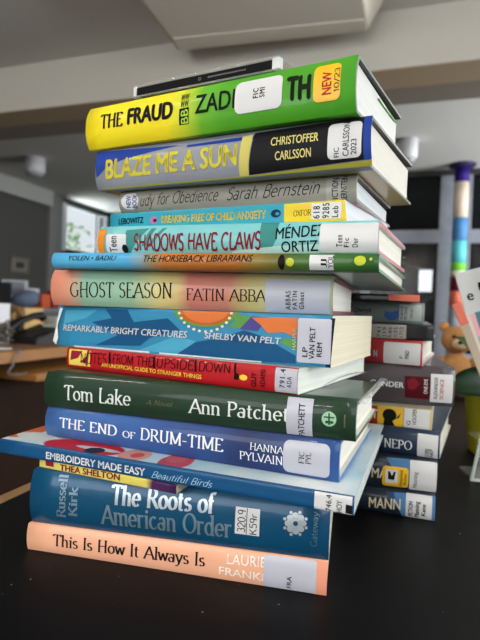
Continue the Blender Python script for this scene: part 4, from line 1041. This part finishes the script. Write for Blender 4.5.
# painted post in front of the partition
post = room_thing('painted_post', 'round post painted in purple, cream, blue, green and maroon bands', 'post', .54, 6.6, 0)
segs = [(1.08, 1.265, '#d9705a', 'coral'), (1.265, 1.438, '#5e1024', 'maroon'), (1.438, 1.511, '#d8d2b4', 'sand'), (1.511, 1.607, '#74c83c', 'lime'), (1.607, 1.872, '#5fc0cc', 'aqua'), (1.872, 2.145, '#4f86bc', 'blue'), (2.145, 2.574, '#d8c6b4', 'cream'), (2.574, 2.74, '#2a1470', 'purple')]
for z0, z1, h, nm in segs:
    bm = bmesh.new(); add_lathe(bm, [(.0, z0), (.083, z0), (.085, (z0 + z1) / 2), (.083, z1), (0, z1)], 28)
    link_mesh('painted_band', bm, plain('post_' + nm, h, rough=.6, spec=.25, vary=.12, scale=12), post)
bm = bmesh.new(); add_lathe(bm, [(0, 0), (.11, 0), (.11, .05), (.1, .07), (.083, 1.08), (0, 1.08)], 28); link_mesh('post_base', bm, plain('post_grey', '#8a8f98', rough=.6), post)
bm = bmesh.new(); add_lathe(bm, [(0, 2.74), (.084, 2.74), (.10, 2.75), (.15, 2.765), (.155, CEIL - .001), (0, CEIL - .001)], 28); link_mesh('capital', bm, plain('post_purple_dark', '#241a48', rough=.6), post)

# ceiling fittings
for (u, v, k_, lab) in ((-4.628, 5.297, 1.0, 'white round ceiling speaker beside the soffit over the desk'), (-.083, 5.579, .78, 'white round ceiling speaker beside the top of the tall stack')):
    t = room_thing('ceiling_speaker', lab, 'speaker', u, v, CEIL - .24, group='round ceiling speakers'); t.scale = (k_, k_, 1)
    bm = bmesh.new(); add_lathe(bm, [(0, .04), (.1, .04), (.125, .05), (.13, .08), (.13, .2395), (0, .2395)], 32); link_mesh('housing', bm, plain('fitting_white', '#cfcfd2', rough=.5), t)
    bm = bmesh.new(); add_lathe(bm, [(0, .0), (.05, .0), (.09, .012), (.1, .0398), (0, .0398)], 32); link_mesh('grille', bm, plain('fitting_grey', '#9a9a9c', rough=.5), t)
ac = room_thing('ceiling_unit', 'large off-white box unit hanging from the ceiling above the stack', 'ceiling unit', -.85, 2.3, 2.59)
bm = bmesh.new()
B_ = [(-.545, -.75, 0), (.553, -.75, 0), (.557, .58, 0), (-.6, .49, 0)]; T_ = [(-.72, -.75, .1995), (.62, -.75, .1995), (.63, .80, .1995), (-.72, .72, .1995)]
F_ = [(-.645, .69, .02), (.548, .76, .02)]
lo = [bm.verts.new(p) for p in B_]; hi = [bm.verts.new(p) for p in T_]; fr = [bm.verts.new(p) for p in F_]
for f in ((lo[0], lo[3], lo[2], lo[1]), (lo[3], fr[0], fr[1], lo[2]), (fr[0], hi[3], hi[2], fr[1]), (hi[0], hi[1], hi[2], hi[3]), (lo[0], lo[1], hi[1], hi[0]), (lo[1], lo[2], fr[1], hi[2], hi[1]), (lo[0], hi[0], hi[3], fr[0], lo[3])): bm.faces.new(f)
bmesh.ops.recalc_face_normals(bm, faces=bm.faces)
bmesh.ops.bevel(bm, geom=bm.edges[:], offset=.006, segments=2, affect='EDGES')
link_mesh('housing', bm, plain('unit_ivory', '#d6d1c2', rough=.55, vary=.03), ac)
bm = bmesh.new()
for k in range(1):
    q = [Vector(B_[3]) + Vector((.012, .012, -.004)), Vector(B_[2]) + Vector((-.012, .012, -.004)), Vector(F_[1]) + Vector((-.012, -.012, -.004)), Vector(F_[0]) + Vector((.012, -.012, -.004))]
    a_ = [bm.verts.new(p) for p in q]; c_ = [bm.verts.new(p + Vector((0, 0, .006))) for p in q]
    bm.faces.new(a_); bm.faces.new(c_[::-1])
    for i in range(4): bm.faces.new((a_[i], c_[i], c_[(i + 1) % 4], a_[(i + 1) % 4]))
bmesh.ops.recalc_face_normals(bm, faces=bm.faces)
link_mesh('louvre', bm, plain('unit_cream', '#e6e1d2', rough=.5), ac)

# left wall things
pic = room_thing('framed_picture', 'small cream-framed picture hung on the dark grey wall', 'picture', UL + .004, 6.36, 1.39)
bm = bmesh.new()
for bx in ((0, .025, -.2, .2, .21, .245), (0, .025, -.2, .2, 0, .035), (0, .025, -.2, -.165, .035, .21), (0, .025, .165, .2, .035, .21)): add_box(bm, *bx)
link_mesh('frame', bm, plain('frame_cream', '#6c675d', rough=.5), pic)
box_obj('mat_board', .002, .012, -.164, .164, .036, .209, plain('mat_cream', '#7d796f', rough=.8), pic)
box_obj('print', .0125, .0145, -.09, .09, .075, .165, plain('print_dark', '#3a3c3a', rough=.6, vary=.5, scale=12), pic)
room_box('wall_thermostat', 'small white box on the grey wall at the edge of view', 'thermostat', UL + .001, UL + .04, 5.72, 5.86, 1.68, 1.8, plain('fitting_white', '#cfcfd2'))

# ------------------------------------------------------------------ table
blk, nt, b = new_mat('black_laminate')
tc = nt.nodes.new('ShaderNodeTexCoord')
vo = nt.nodes.new('ShaderNodeTexVoronoi'); vo.inputs['Scale'].default_value = 85; nt.links.new(tc.outputs['Object'], vo.inputs['Vector'])
nz = nt.nodes.new('ShaderNodeTexNoise'); nz.inputs['Scale'].default_value = 30; nt.links.new(tc.outputs['Object'], nz.inputs['Vector'])
th = nt.nodes.new('ShaderNodeMapRange'); th.inputs['From Min'].default_value = .035; th.inputs['From Max'].default_value = .055; th.inputs['To Min'].default_value = 1; th.inputs['To Max'].default_value = 0
nt.links.new(vo.outputs['Distance'], th.inputs['Value'])
sel = nt.nodes.new('ShaderNodeMapRange'); sel.inputs['From Min'].default_value = .58; sel.inputs['From Max'].default_value = .6
nt.links.new(vo.outputs['Color'], sel.inputs['Value'])
mu = nt.nodes.new('ShaderNodeMath'); mu.operation = 'MULTIPLY'; nt.links.new(th.outputs[0], mu.inputs[0]); nt.links.new(sel.outputs[0], mu.inputs[1])
mx = nt.nodes.new('ShaderNodeMix'); mx.data_type = 'RGBA'; mx.inputs['A'].default_value = rgb('#0a0a0c'); mx.inputs['B'].default_value = rgb('#b4b4b0')
nt.links.new(mu.outputs[0], mx.inputs['Factor']); nt.links.new(mx.outputs['Result'], b.inputs['Base Color'])
b.inputs['Roughness'].default_value = .5; b.inputs['Specular IOR Level'].default_value = .14
oak = plain('oak_edging', '#9c7850', rough=.5, vary=.2, scale=25)
TU0, TU1, TV0, TV1 = -.357, 1.5, -.5, 1.75
tb = thing('table', 'black-topped table with light wood edging under both stacks', 'table', R((TU0 + TU1) / 2, (TV0 + TV1) / 2, 0), ROOM_YAW)
hu, hv = (TU1 - TU0) / 2, (TV1 - TV0) / 2
box_obj('tabletop', -hu, hu, -hv, hv, TABLE - .035, TABLE, blk, tb, .001)
for bx in ((-hu - .017, -hu, -hv - .017, hv + .017), (hu, hu + .017, -hv - .017, hv + .017), (-hu, hu, -hv - .017, -hv), (-hu, hu, hv, hv + .017)):
    box_obj('wood_edging', *bx, TABLE - .036, TABLE - .0005, oak, tb, .002)
for sx in (-1, 1):
    for sy in (-1, 1):
        x, y = sx * (hu - .1), sy * (hv - .1)
        box_obj('leg', x - .035, x + .035, y - .035, y + .035, 0, TABLE - .0355, oak, tb, .004)
for sy in (-1, 1): box_obj('apron', -hu + .14, hu - .14, sy * (hv - .1) - .012, sy * (hv - .1) + .012, TABLE - .12, TABLE - .0355, oak, tb, .002)

# ------------------------------------------------------------------ wooden desk with a telephone, further back
wood = plain('desk_wood', '#76502e', rough=.45, vary=.25, scale=14)
wood_lit = plain('desk_wood_lit', '#96652f', rough=.4, vary=.2, scale=16)  # same wood, with the light on edge and ledge painted in
dark_wood = plain('desk_wood_dark', '#2a1a10', rough=.7, spec=.12, vary=.2, scale=10)
dk = room_thing('desk', 'brown wooden desk with a stepped edge behind the table', 'desk', -1.9, 2.0, 0)
box_obj('desktop', -.55, .46, -1.3, 1.6, .71, .75, wood, dk, .004)
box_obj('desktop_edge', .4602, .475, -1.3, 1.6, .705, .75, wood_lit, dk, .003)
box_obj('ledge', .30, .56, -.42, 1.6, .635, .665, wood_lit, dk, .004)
box_obj('front_panel', .28, .30, -1.28, 1.58, 0, .7095, dark_wood, dk)
for v in (-1.28, 1.555): box_obj('side_panel', -.54, .279, v, v + .025, 0, .7095, dark_wood, dk)
cab = room_thing('cable', 'thin grey cable hanging over the edge of the wooden desk', 'cable', 0, 0, 0)
bm = bmesh.new()
add_tube(bm, [R(-1.46, 1.60, .758), R(-1.425, 1.58, .758), R(-1.412, 1.56, .745), R(-1.411, 1.53, .70), R(-1.409, 1.5, .672), R(-1.37, 1.48, .67), R(-1.36, 1.5, .67), R(-1.37, 1.56, .67)], .0035, 8)
o = link_mesh('cord', bm, plain('cable_grey', '#68666c', rough=.5)); o.parent = cab; o.matrix_parent_inverse = Matrix.Rotation(-ROOM_YAW, 4, 'Z')
ph = room_thing('telephone', 'black office telephone standing on the wooden desk', 'telephone', -1.66, 1.95, .7502, math.radians(-10))
blackp = plain('phone_black', '#0c0c0e', rough=.45, spec=.25)
bm = bmesh.new()
vs = [bm.verts.new(p) for p in ((-.11, -.1, 0), (.11, -.1, 0), (.11, .1, 0), (-.11, .1, 0), (-.11, -.1, .025), (.11, -.1, .025), (.11, .1, .085), (-.11, .1, .085))]
for f in ((3, 2, 1, 0), (4, 5, 6, 7), (0, 1, 5, 4), (1, 2, 6, 5), (2, 3, 7, 6), (3, 0, 4, 7)): bm.faces.new([vs[i] for i in f])
bmesh.ops.bevel(bm, geom=bm.edges[:], offset=.006, segments=2, affect='EDGES'); link_mesh('base', bm, blackp, ph)
bm = bmesh.new(); add_tube(bm, [(-.075, -.09, .045), (-.08, -.075, .075), (-.082, -.03, .098), (-.082, .04, .122), (-.08, .085, .125), (-.075, .1, .105)], [.018, .022, .016, .016, .022, .018], 10); link_mesh('handset', bm, blackp, ph)
bm = bmesh.new()
for r in range(4):
    for c in range(3):
        x, y = -.02 + c * .026, -.07 + r * .03; z = .025 + (y + .1) * .3
        add_box(bm, x, x + .017, y, y + .018, z, z + .005)
link_mesh('keypad', bm, plain('phone_keys', '#2c2c30', rough=.5), ph)
bm = bmesh.new(); add_box(bm, -.03, .08, .055, .088, .074, .086); link_mesh('display', bm, plain('phone_display', '#9aa89c', rough=.3), ph)
ppw = plain('white_paper', '#d9d9de', rough=.7)
room_box('paper_box', 'white carton at the edge of the wooden desk beside the telephone', 'box', -1.92, -1.72, 1.60, 1.84, .7502, .93, ppw)
room_box('cardboard_box', 'tan cardboard box on the wooden desk behind the telephone', 'box', -2.03, -1.87, 2.10, 2.24, .7502, .91, plain('tan_card', '#c9a46c', rough=.8))
tape = room_thing('tape_roll', 'brown roll of tape standing against the tan box', 'tape', -1.86, 2.02, .7502)
bm = bmesh.new()
ring = [(.05, -.02), (.05, .02), (.028, .02), (.028, -.02)]; n = 24; V = []
for k in range(n):
    a = 2 * PI * k / n; V.append([bm.verts.new((r * math.cos(a), y, .12 + r * math.sin(a))) for r, y in ring])
for k in range(n):
    for j in range(4): bm.faces.new((V[k][j], V[k][(j + 1) % 4], V[(k + 1) % n][(j + 1) % 4], V[(k + 1) % n][j]))
bmesh.ops.recalc_face_normals(bm, faces=bm.faces); link_mesh('roll', bm, plain('tape_brown', '#7a5a34', rough=.4), tape)
box_obj('stand', -.03, .03, -.03, .03, 0, .072, plain('phone_black', '#101012'), tape, .004)
mop = room_thing('desk_duster', 'grey fluffy duster lying on the wooden desk by the telephone', 'duster', -1.66, 1.73, .7502)
bm = bmesh.new()
for k in range(90):
    a, t = random.random() * 2 * PI, random.random()
    p = Vector((.03 * math.cos(a) * t, .05 * math.sin(a) * t, .012 + .07 * random.random()))
    d = Vector((random.uniform(-1, 1), random.uniform(-1, 1), random.uniform(.0, 1))).normalized() * .035
    q = p + d; q.z = max(q.z, .004)
    add_tube(bm, [p, (p + q) / 2 + Vector((0, 0, .006)), q], [.004, .004, .002], 5)
link_mesh('bristles', bm, plain('duster_grey', '#5c5850', rough=.9, vary=.4, scale=60), mop)
bm = bmesh.new(); add_tube(bm, [(0, -.03, .01), (.0, -.13, .01)], .007, 8); link_mesh('handle', bm, plain('tape_brown', '#7a5a34'), mop)
room_box('tissue_box', 'low white box on the wooden desk behind the telephone', 'box', -2.06, -1.86, 2.34, 2.5, .7502, .86, plain('white_card', '#c9c9c6', rough=.7))
room_box('paper_sheets', 'sheets of white paper lying on the wooden desk', 'paper', -1.72, -1.50, 1.38, 1.62, .7502, .7535, ppw, .0)

# low cupboard further back with clutter on it
cb = room_thing('low_cupboard', 'grey low cupboard standing against the dark wall behind the desk', 'cupboard', -3.8, 4.6, 0)
box_obj('body', -.6, .6, -1.0, 1.0, 0, .86, plain('cupboard_grey', '#55565a', rough=.6), cb, .005)
box_obj('top', -.62, .62, -1.02, 1.02, .8602, .885, plain('cupboard_top', '#77787a', rough=.5), cb, .004)
for v in (-.5, .5):
    dd = box_obj('door', .6002, .615, v - .47, v + .47, .06, .82, plain('cupboard_door', '#5d5e62', rough=.6), cb, .003)
    bm = bmesh.new(); add_tube(bm, [(.625, v - .05, .7), (.635, v, .7), (.625, v + .05, .7)], .006, 8); link_mesh('handle', bm, plain('handle_grey', '#a0a0a4', metal=.8), dd)
mon = room_thing('white_monitor', 'small white-framed monitor on the low cupboard', 'monitor', -3.92, 4.24, .8855, math.radians(25))
box_obj('frame', -.13, .13, .0, .03, .1, .28, plain('monitor_white', '#b9bec4', rough=.5), mon, .004)
box_obj('screen', -.105, .105, -.003, -.0004, .125, .262, plain('monitor_screen', '#6f767c', rough=.3), mon)
box_obj('stand', -.07, .07, -.03, .06, 0, .1, plain('monitor_white', '#b9bec4'), mon, .004)
bm = bmesh.new(); add_ball(bm, (0, 0, .085), (.14, .11, .085), 3)
for v in bm.verts: v.co.z = max(v.co.z, 0) + .03 * math.sin(9 * v.co.x) * (v.co.z > .1)
bag = link_mesh('cloth_bag', bm, plain('bag_blue', '#5c6880', rough=.9, bump=.4)); bag.location = R(-3.62, 4.06, .8856); tag(bag, 'slumped blue cloth bag on the low cupboard', 'bag')
room_box('orange_box', 'orange box on the low cupboard beside the blue bag', 'box', -3.9, -3.75, 4.46, 4.6, .8856, 1.03, plain('box_orange', '#c4562c', rough=.7))
room_box('red_binder', 'dark red binder standing beside the orange box', 'binder', -3.82, -3.74, 4.62, 4.86, .8856, 1.08, plain('binder_red', '#8c1e1e', rough=.6))
room_box('pink_box', 'pinkish patterned box at the end of the low cupboard', 'box', -4.2, -3.9, 5.0, 5.3, .8856, 1.06, plain('box_pink', '#9c6a66', rough=.7, vary=.35, scale=25))
room_box('paper_roll_box', 'long white box lying behind the orange box', 'box', -4.34, -4.16, 4.3, 4.9, .8856, 1.1, ppw)
room_box('black_speaker', 'black box speaker at the near end of the low cupboard', 'speaker', -3.86, -3.64, 3.72, 3.9, .8856, 1.12, plain('phone_black', '#101012'))

# ------------------------------------------------------------------ things on the table beyond the stacks
pot = thing('potted_plant', 'green-leaved plant in a yellow-green pot', 'potted plant', (.390, .71, TABLE)); pot.scale = (.95, .95, .93)
bm = bmesh.new(); add_lathe(bm, [(0, .0002), (.056, .0002), (.059, .004), (.067, .095), (.068, .1), (.063, .1), (.060, .088), (0, .088)], 40); link_mesh('pot', bm, plain('pot_lime', '#a8a024', rough=.45), pot)
bm = bmesh.new(); add_lathe(bm, [(0, .0885), (.059, .0885), (.03, .094), (0, .094)], 30); link_mesh('soil', bm, plain('soil', '#2c2018', rough=.95), pot)
def strap_leaf(base, mid, tip, w, m):
    bm = bmesh.new(); n = 14; rows = []
    B0, M0, T0 = Vector(base), Vector(mid), Vector(tip)
    for i in range(n + 1):
        t = i / n; p = B0 * (1 - t) ** 2 + M0 * 2 * t * (1 - t) + T0 * t * t
        d = ((M0 - B0) * (1 - t) + (T0 - M0) * t).normalized(); sdir = d.cross(Vector((0.25, -1, .35)).normalized()).normalized(); nn = sdir.cross(d)
        ww = w * (0.35 + 1.0 * math.sin(PI * min(1, t * .75 + .18))) * (1 if t < .8 else max(.03, (1 - t) / .2) ** .6)
        rows.append([bm.verts.new(p + sdir * ww * k + nn * (.25 * ww * k * k)) for k in (-1, -.5, 0, .5, 1)])
    for a, c in zip(rows, rows[1:]):
        for i in range(4): bm.faces.new((a[i], a[i + 1], c[i + 1], c[i])).smooth = True
    bmesh.ops.solidify(bm, geom=bm.faces[:], thickness=.0016)
    return link_mesh('leaf', bm, m, pot, smooth=True)
lg = plain('leaf_dark', '#2c5230', rough=.4, vary=.25, scale=30); ll = plain('leaf_light', '#5c8446', rough=.45, vary=.3, scale=40)
strap_leaf((-.01, -.02, .092), (-.06, -.05, .132), (-.135, -.07, .104), .017, lg)
strap_leaf((-.01, 0, .092), (-.055, -.02, .16), (-.105, -.035, .178), .008, ll)
strap_leaf((.0, .01, .092), (-.03, .03, .17), (-.06, .06, .2), .009, lg)
strap_leaf((.01, 0.01, .092), (.05, .02, .15), (.11, .03, .15), .012, lg)
strap_leaf((.01, .01, .092), (.04, .04, .17), (.09, .07, .2), .011, ll)
strap_leaf((0, .015, .092), (.01, .05, .17), (.03, .1, .19), .013, lg)

toy = thing('plush_toy', 'small tan plush bear sitting beyond the green plant', 'plush toy', (.528, 1.22, TABLE), math.radians(-14)); toy.scale = (.9, .9, .88)
tan = plain('plush_tan', '#b98450', rough=.95, vary=.25, scale=90, bump=.5, bump_scale=220)
bm = bmesh.new(); add_ball(bm, (0, 0, .062), (.048, .042, .062), 3); add_ball(bm, (-.04, -.03, .018), (.022, .035, .018), 2); add_ball(bm, (.04, -.03, .018), (.022, .035, .018), 2)
link_mesh('body', bm, tan, toy)
for sx in (-1, 1):
    bm = bmesh.new(); add_tube(bm, [(sx * .036, -.005, .1), (sx * .055, -.02, .08), (sx * .05, -.045, .06)], [.015, .016, .013], 10); link_mesh('arm', bm, tan, toy)
bm = bmesh.new(); add_ball(bm, (0, -.008, .158), (.042, .038, .038), 3); hd = link_mesh('head', bm, tan, toy)
for sx in (-1, 1):
    bm = bmesh.new(); add_ball(bm, (sx * .034, .0, .192), (.014, .008, .014), 2); link_mesh('ear', bm, tan, hd)
    bm = bmesh.new(); add_ball(bm, (sx * .015, -.044, .167), (.005, .004, .005), 2); link_mesh('eye', bm, plain('phone_black', '#101012'), hd)
bm = bmesh.new(); add_ball(bm, (0, -.042, .147), (.02, .016, .015), 2); mz = link_mesh('muzzle', bm, plain('plush_pale', '#d8bc94', rough=.95), hd)
bm = bmesh.new(); add_ball(bm, (0, -.058, .152), (.007, .005, .005), 2); link_mesh('nose', bm, plain('phone_black', '#101012'), mz)

# acrylic holder with booklets fanned out, mostly beyond the edge of view
hx, hy = .277, .585
hold = thing('acrylic_holder', 'clear acrylic booklet holder standing on the black table', 'booklet holder', (hx, hy, TABLE), math.radians(-6))
ac_m = clear('acrylic', tint=(.93, .96, .93, 1), alpha=.07, rough=.04, coat=.1)
ac_e = clear('acrylic_edge', tint=(.75, .82, .76, 1), alpha=.5, rough=.1, coat=.1)
def slab(name, quad, d, m, parent):
    bm = bmesh.new(); a = [bm.verts.new(p) for p in quad]; c = [bm.verts.new(Vector(p) + Vector(d)) for p in quad]; n = len(a)
    bm.faces.new(a); bm.faces.new(c[::-1])
    for i in range(n): bm.faces.new((a[i], c[i], c[(i + 1) % n], a[(i + 1) % n]))
    bmesh.ops.recalc_face_normals(bm, faces=bm.faces)
    return link_mesh(name, bm, m, parent)
slab('front_panel', [(0.003, 0.0, .004), (.2, 0.0, .004), (.2, .001, .06), (.012, .001, .06)], (0, .003, 0), ac_m, hold)
slab('panel_edge', [(0, -.0004, .0005), (.0025, -.0004, .0005), (.0135, .001, .0605), (.0105, .001, .0605)], (0, .004, 0), ac_e, hold)
slab('base_edge', [(0.003, -.001, .0005), (.2, -.001, .0005), (.2, -.001, .0035), (.003, -.001, .0035)], (0, .004, 0), ac_e, hold)
slab('raised_floor', [(.012, .0045, .045), (.2, .0045, .045), (.2, .05, .045), (.012, .05, .045)], (0, 0, .003), ac_m, hold)
slab('floor_plate', [(0.003, .004, .0005), (.2, .004, .0005), (.2, .05, .0005), (.003, .05, .0005)], (0, 0, .003), ac_m, hold)
slab('back_panel', [(0.05, .05, .0005), (.2, .05, .0005), (.2, .056, .12), (.05, .056, .12)], (0, .003, 0), ac_m, hold)
def booklet(name, label, cat, x, y, z, w, h, t, lean, tip, cover, group=None, extra=None):
    """A thin booklet standing in the holder: lean tilts its top towards the stacks, tip tilts it back."""
    o = thing(name, label, cat, (x, y, z), 0, group)
    o.rotation_euler = (-tip, -lean, math.radians(-6))
    box_obj('cover', 0, w, -.0006, 0, 0, h, cover, o)
    box_obj('page_block', .0003, w - .0003, .0002, t, .0003, h - .0003, page_mat('pages_efede2', '#efede2'), o)
    if extra: extra(o)
    return o
def front_print(o):
    for s_, x0, z0, hh in (('e', .006, .168, .0125), ('!', .021, .168, .019)):
        p, f = font_text(s_, .03); bm = bmesh.new(); vs = [bm.verts.new((x0 + q[0] * hh, -.0009, z0 + q[1] * hh)) for q in p]
        for q in f: bm.faces.new([vs[i] for i in q])
        link_mesh('headline', bm, ink('ink'), o)
    box_obj('teal_panel', .0105, .05, -.0012, -.0007, .115, .152, plain('booklet_teal', '#4f8a98', rough=.5), o)
pw = plain('booklet_white', '#cfd2d4', rough=.5, vary=.03)
def edge_print(o):
    for k in range(4): box_obj('ruled_mark', .002, .012, -.0009, -.0007, .07 + .027 * k, .074 + .027 * k, ink('grey_ink'), o)
booklet('leaflet_booklet', 'white booklet with a black headline and teal panel in the acrylic holder', 'booklet', .322, .615, TABLE + .0495, .10, .205, .003, math.radians(16), math.radians(3), pw, 'booklets in the acrylic holder', front_print)
booklet('leaflet_booklet', 'plain white booklet with grey ruled marks in front of the headline booklet', 'booklet', .330, .606, TABLE + .0495, .10, .21, .004, math.radians(10), math.radians(3), pw, 'booklets in the acrylic holder', edge_print)
def marker(label, x, y, z, w, h, lean, col, top=None):
    o = thing('bookmark', label, 'bookmark', (x, y, z), 0, 'bookmarks leaning in the acrylic holder'); o.rotation_euler = (math.radians(-3), -lean, math.radians(-6))
    box_obj('strip', 0, w, 0, .0012, 0, h, plain('bookmark_' + col[0], col[1], rough=.5), o, .0003)
    if top: box_obj('tip', -.0003, w + .0003, -.0004, .0016, h + .0002, h + .028, plain('bookmark_' + top[0], top[1], rough=.5), o, .0004)
marker('tan bookmark with a coral tip leaning beside the white booklet', .3195, .596, TABLE + .0495, .010, .142, math.radians(22), ('tan', '#b8a894'), ('coral', '#e2745c'))
marker('pale bookmark leaning just behind the coral-tipped one', .321, .599, TABLE + .0495, .009, .155, math.radians(20), ('pale', '#d8d4cc'))
marker('grey-white bookmark closest to the headline booklet', .3255, .602, TABLE + .0495, .007, .125, math.radians(18), ('grey', '#a9a8a2'), ('pink', '#e6a8b4'))

# unseen tube lights, added for streaks on the spines, hung low to lighten the ceiling
for (u, v, rz, lab) in ((-2.0, -1.0, 25, 'added tube light below the ceiling behind the viewer, over the desk side'), (-.3, -1.9, 0, 'added tube light below the ceiling behind the viewer, over the middle of the room'), (2.2, -.6, -30, 'added tube light below the ceiling behind the viewer, on the window side')):
    t = room_thing('added_tube_light', lab, 'ceiling light', u, v, CEIL - .40, math.radians(rz), 'added tube lights behind the viewer')
    box_obj('housing', -.64, .64, -.02, .02, .03, .055, plain('fitting_white', '#cfcfd2'), t, .004)
    for sx in (-.5, .5): box_obj('hanger', sx - .006, sx + .006, -.006, .006, .0552, .3995, plain('fitting_white', '#cfcfd2'), t)
    bm = bmesh.new(); add_tube(bm, [(-.6, 0, .008), (.6, 0, .008)], .02, 12); link_mesh('tube', bm, glow('tube_glow', '#fff6e8', TUBE), t)
# garden shrub outside the bright window
sh = room_thing('garden_shrub', 'sunlit green shrub outside the bright window', 'shrub', -7.2, 8.7, 0)
bm = bmesh.new()
for k in range(620):
    c = Vector((random.gauss(0, .25), random.gauss(0, .55), 1.0 + 1.75 * random.random() ** .9))
    a = Vector((random.uniform(-1, 1), random.uniform(-1, 1), random.uniform(-1, 1))).normalized(); d = a.orthogonal().normalized()
    l, w = random.uniform(.06, .11), random.uniform(.025, .04)
    bm.faces.new([bm.verts.new(c + q) for q in (-a * l, d * w, a * l, -d * w)])
link_mesh('foliage', bm, plain('shrub_leaf', '#6fa04c', rough=.5, vary=.4, scale=5), sh)
bm = bmesh.new()
for k in range(5): add_tube(bm, [(0, 0, 0), (random.uniform(-.1, .1), random.uniform(-.25, .25), .8), (random.uniform(-.3, .3), random.uniform(-.6, .6), 1.7)], [.03, .02, .008], 6)
link_mesh('stem', bm, plain('shrub_stem', '#4a3a28', rough=.8), sh)
structure('ground_outside', [(-30, UL - .13, -8, 25, -.12, -.02)], plain('garden_grass', '#5a7a3c', rough=.9, vary=.2, scale=3))

# ------------------------------------------------------------------ light
w = bpy.data.worlds.new('daylight'); SC.world = w; w.use_nodes = True
bg = w.node_tree.nodes['Background']; bg.inputs['Color'].default_value = (.88, .95, 1, 1); bg.inputs['Strength'].default_value = WORLD
def area(name, loc, target, sx, sy, power, color):
    l = bpy.data.lights.new(name, 'AREA'); l.shape = 'RECTANGLE'; l.size = sx; l.size_y = sy; l.energy = power; l.color = color
    o = bpy.data.objects.new(name, l); COL.objects.link(o); o.location = loc
    o.rotation_euler = (Vector(target) - Vector(loc)).to_track_quat('-Z', 'Y').to_euler()
    return o
area('window_daylight', R(UR - .02, .3, 1.7), R(0, .3, 2.3), 3.6, 1.5, P_RIGHT, (.93, .97, 1))
area('window_daylight', R(-1.2, VN + .02, 1.7), R(-1.2, 0, 2.6), 2.7, 1.5, P_NEAR, (.95, .98, 1))
area('garden_bounce_fill', R(UL - 1.1, 8.0, .9), R(UL + .6, 8.0, 2.79), 1.4, 1.6, 100, (.88, .96, 1))  # added fill lamp hidden below the sill, aimed up to brighten the ceiling
area('window_daylight', R(UR - .02, 5.1, 1.7), R(0, 5.1, 2.75), 2.0, 1.5, P_FAR, (.93, .97, 1))  # lamp of the added window, aimed up to brighten the far ceiling

# ------------------------------------------------------------------ camera
F_PX, PITCH, ROLL, CAM_Z = 502.83, 0.01984, 0.03779, 0.19041
cam = bpy.data.cameras.new('camera'); co = bpy.data.objects.new('camera', cam); COL.objects.link(co)
fw = Vector((0, math.cos(PITCH), -math.sin(PITCH))); up0 = Vector((0, math.sin(PITCH), math.cos(PITCH))); rt0 = Vector((1, 0, 0))
rt = rt0 * math.cos(ROLL) + up0 * math.sin(ROLL); up = up0 * math.cos(ROLL) - rt0 * math.sin(ROLL)
co.matrix_world = Matrix(((rt.x, up.x, -fw.x, 0), (rt.y, up.y, -fw.y, 0), (rt.z, up.z, -fw.z, TABLE + CAM_Z), (0, 0, 0, 1)))
cam.sensor_fit = 'VERTICAL'; cam.sensor_height = 24; cam.lens = F_PX / 640 * 24
cam.clip_start = .01
cam.dof.use_dof = True; cam.dof.focus_distance = .36; cam.dof.aperture_fstop = 6.5
SC.camera = co
SC.view_settings.view_transform = 'Standard'; SC.view_settings.look = 'None'; SC.view_settings.gamma = 1; SC.view_settings.use_curve_mapping = False
SC.view_settings.exposure = EXPOSURE
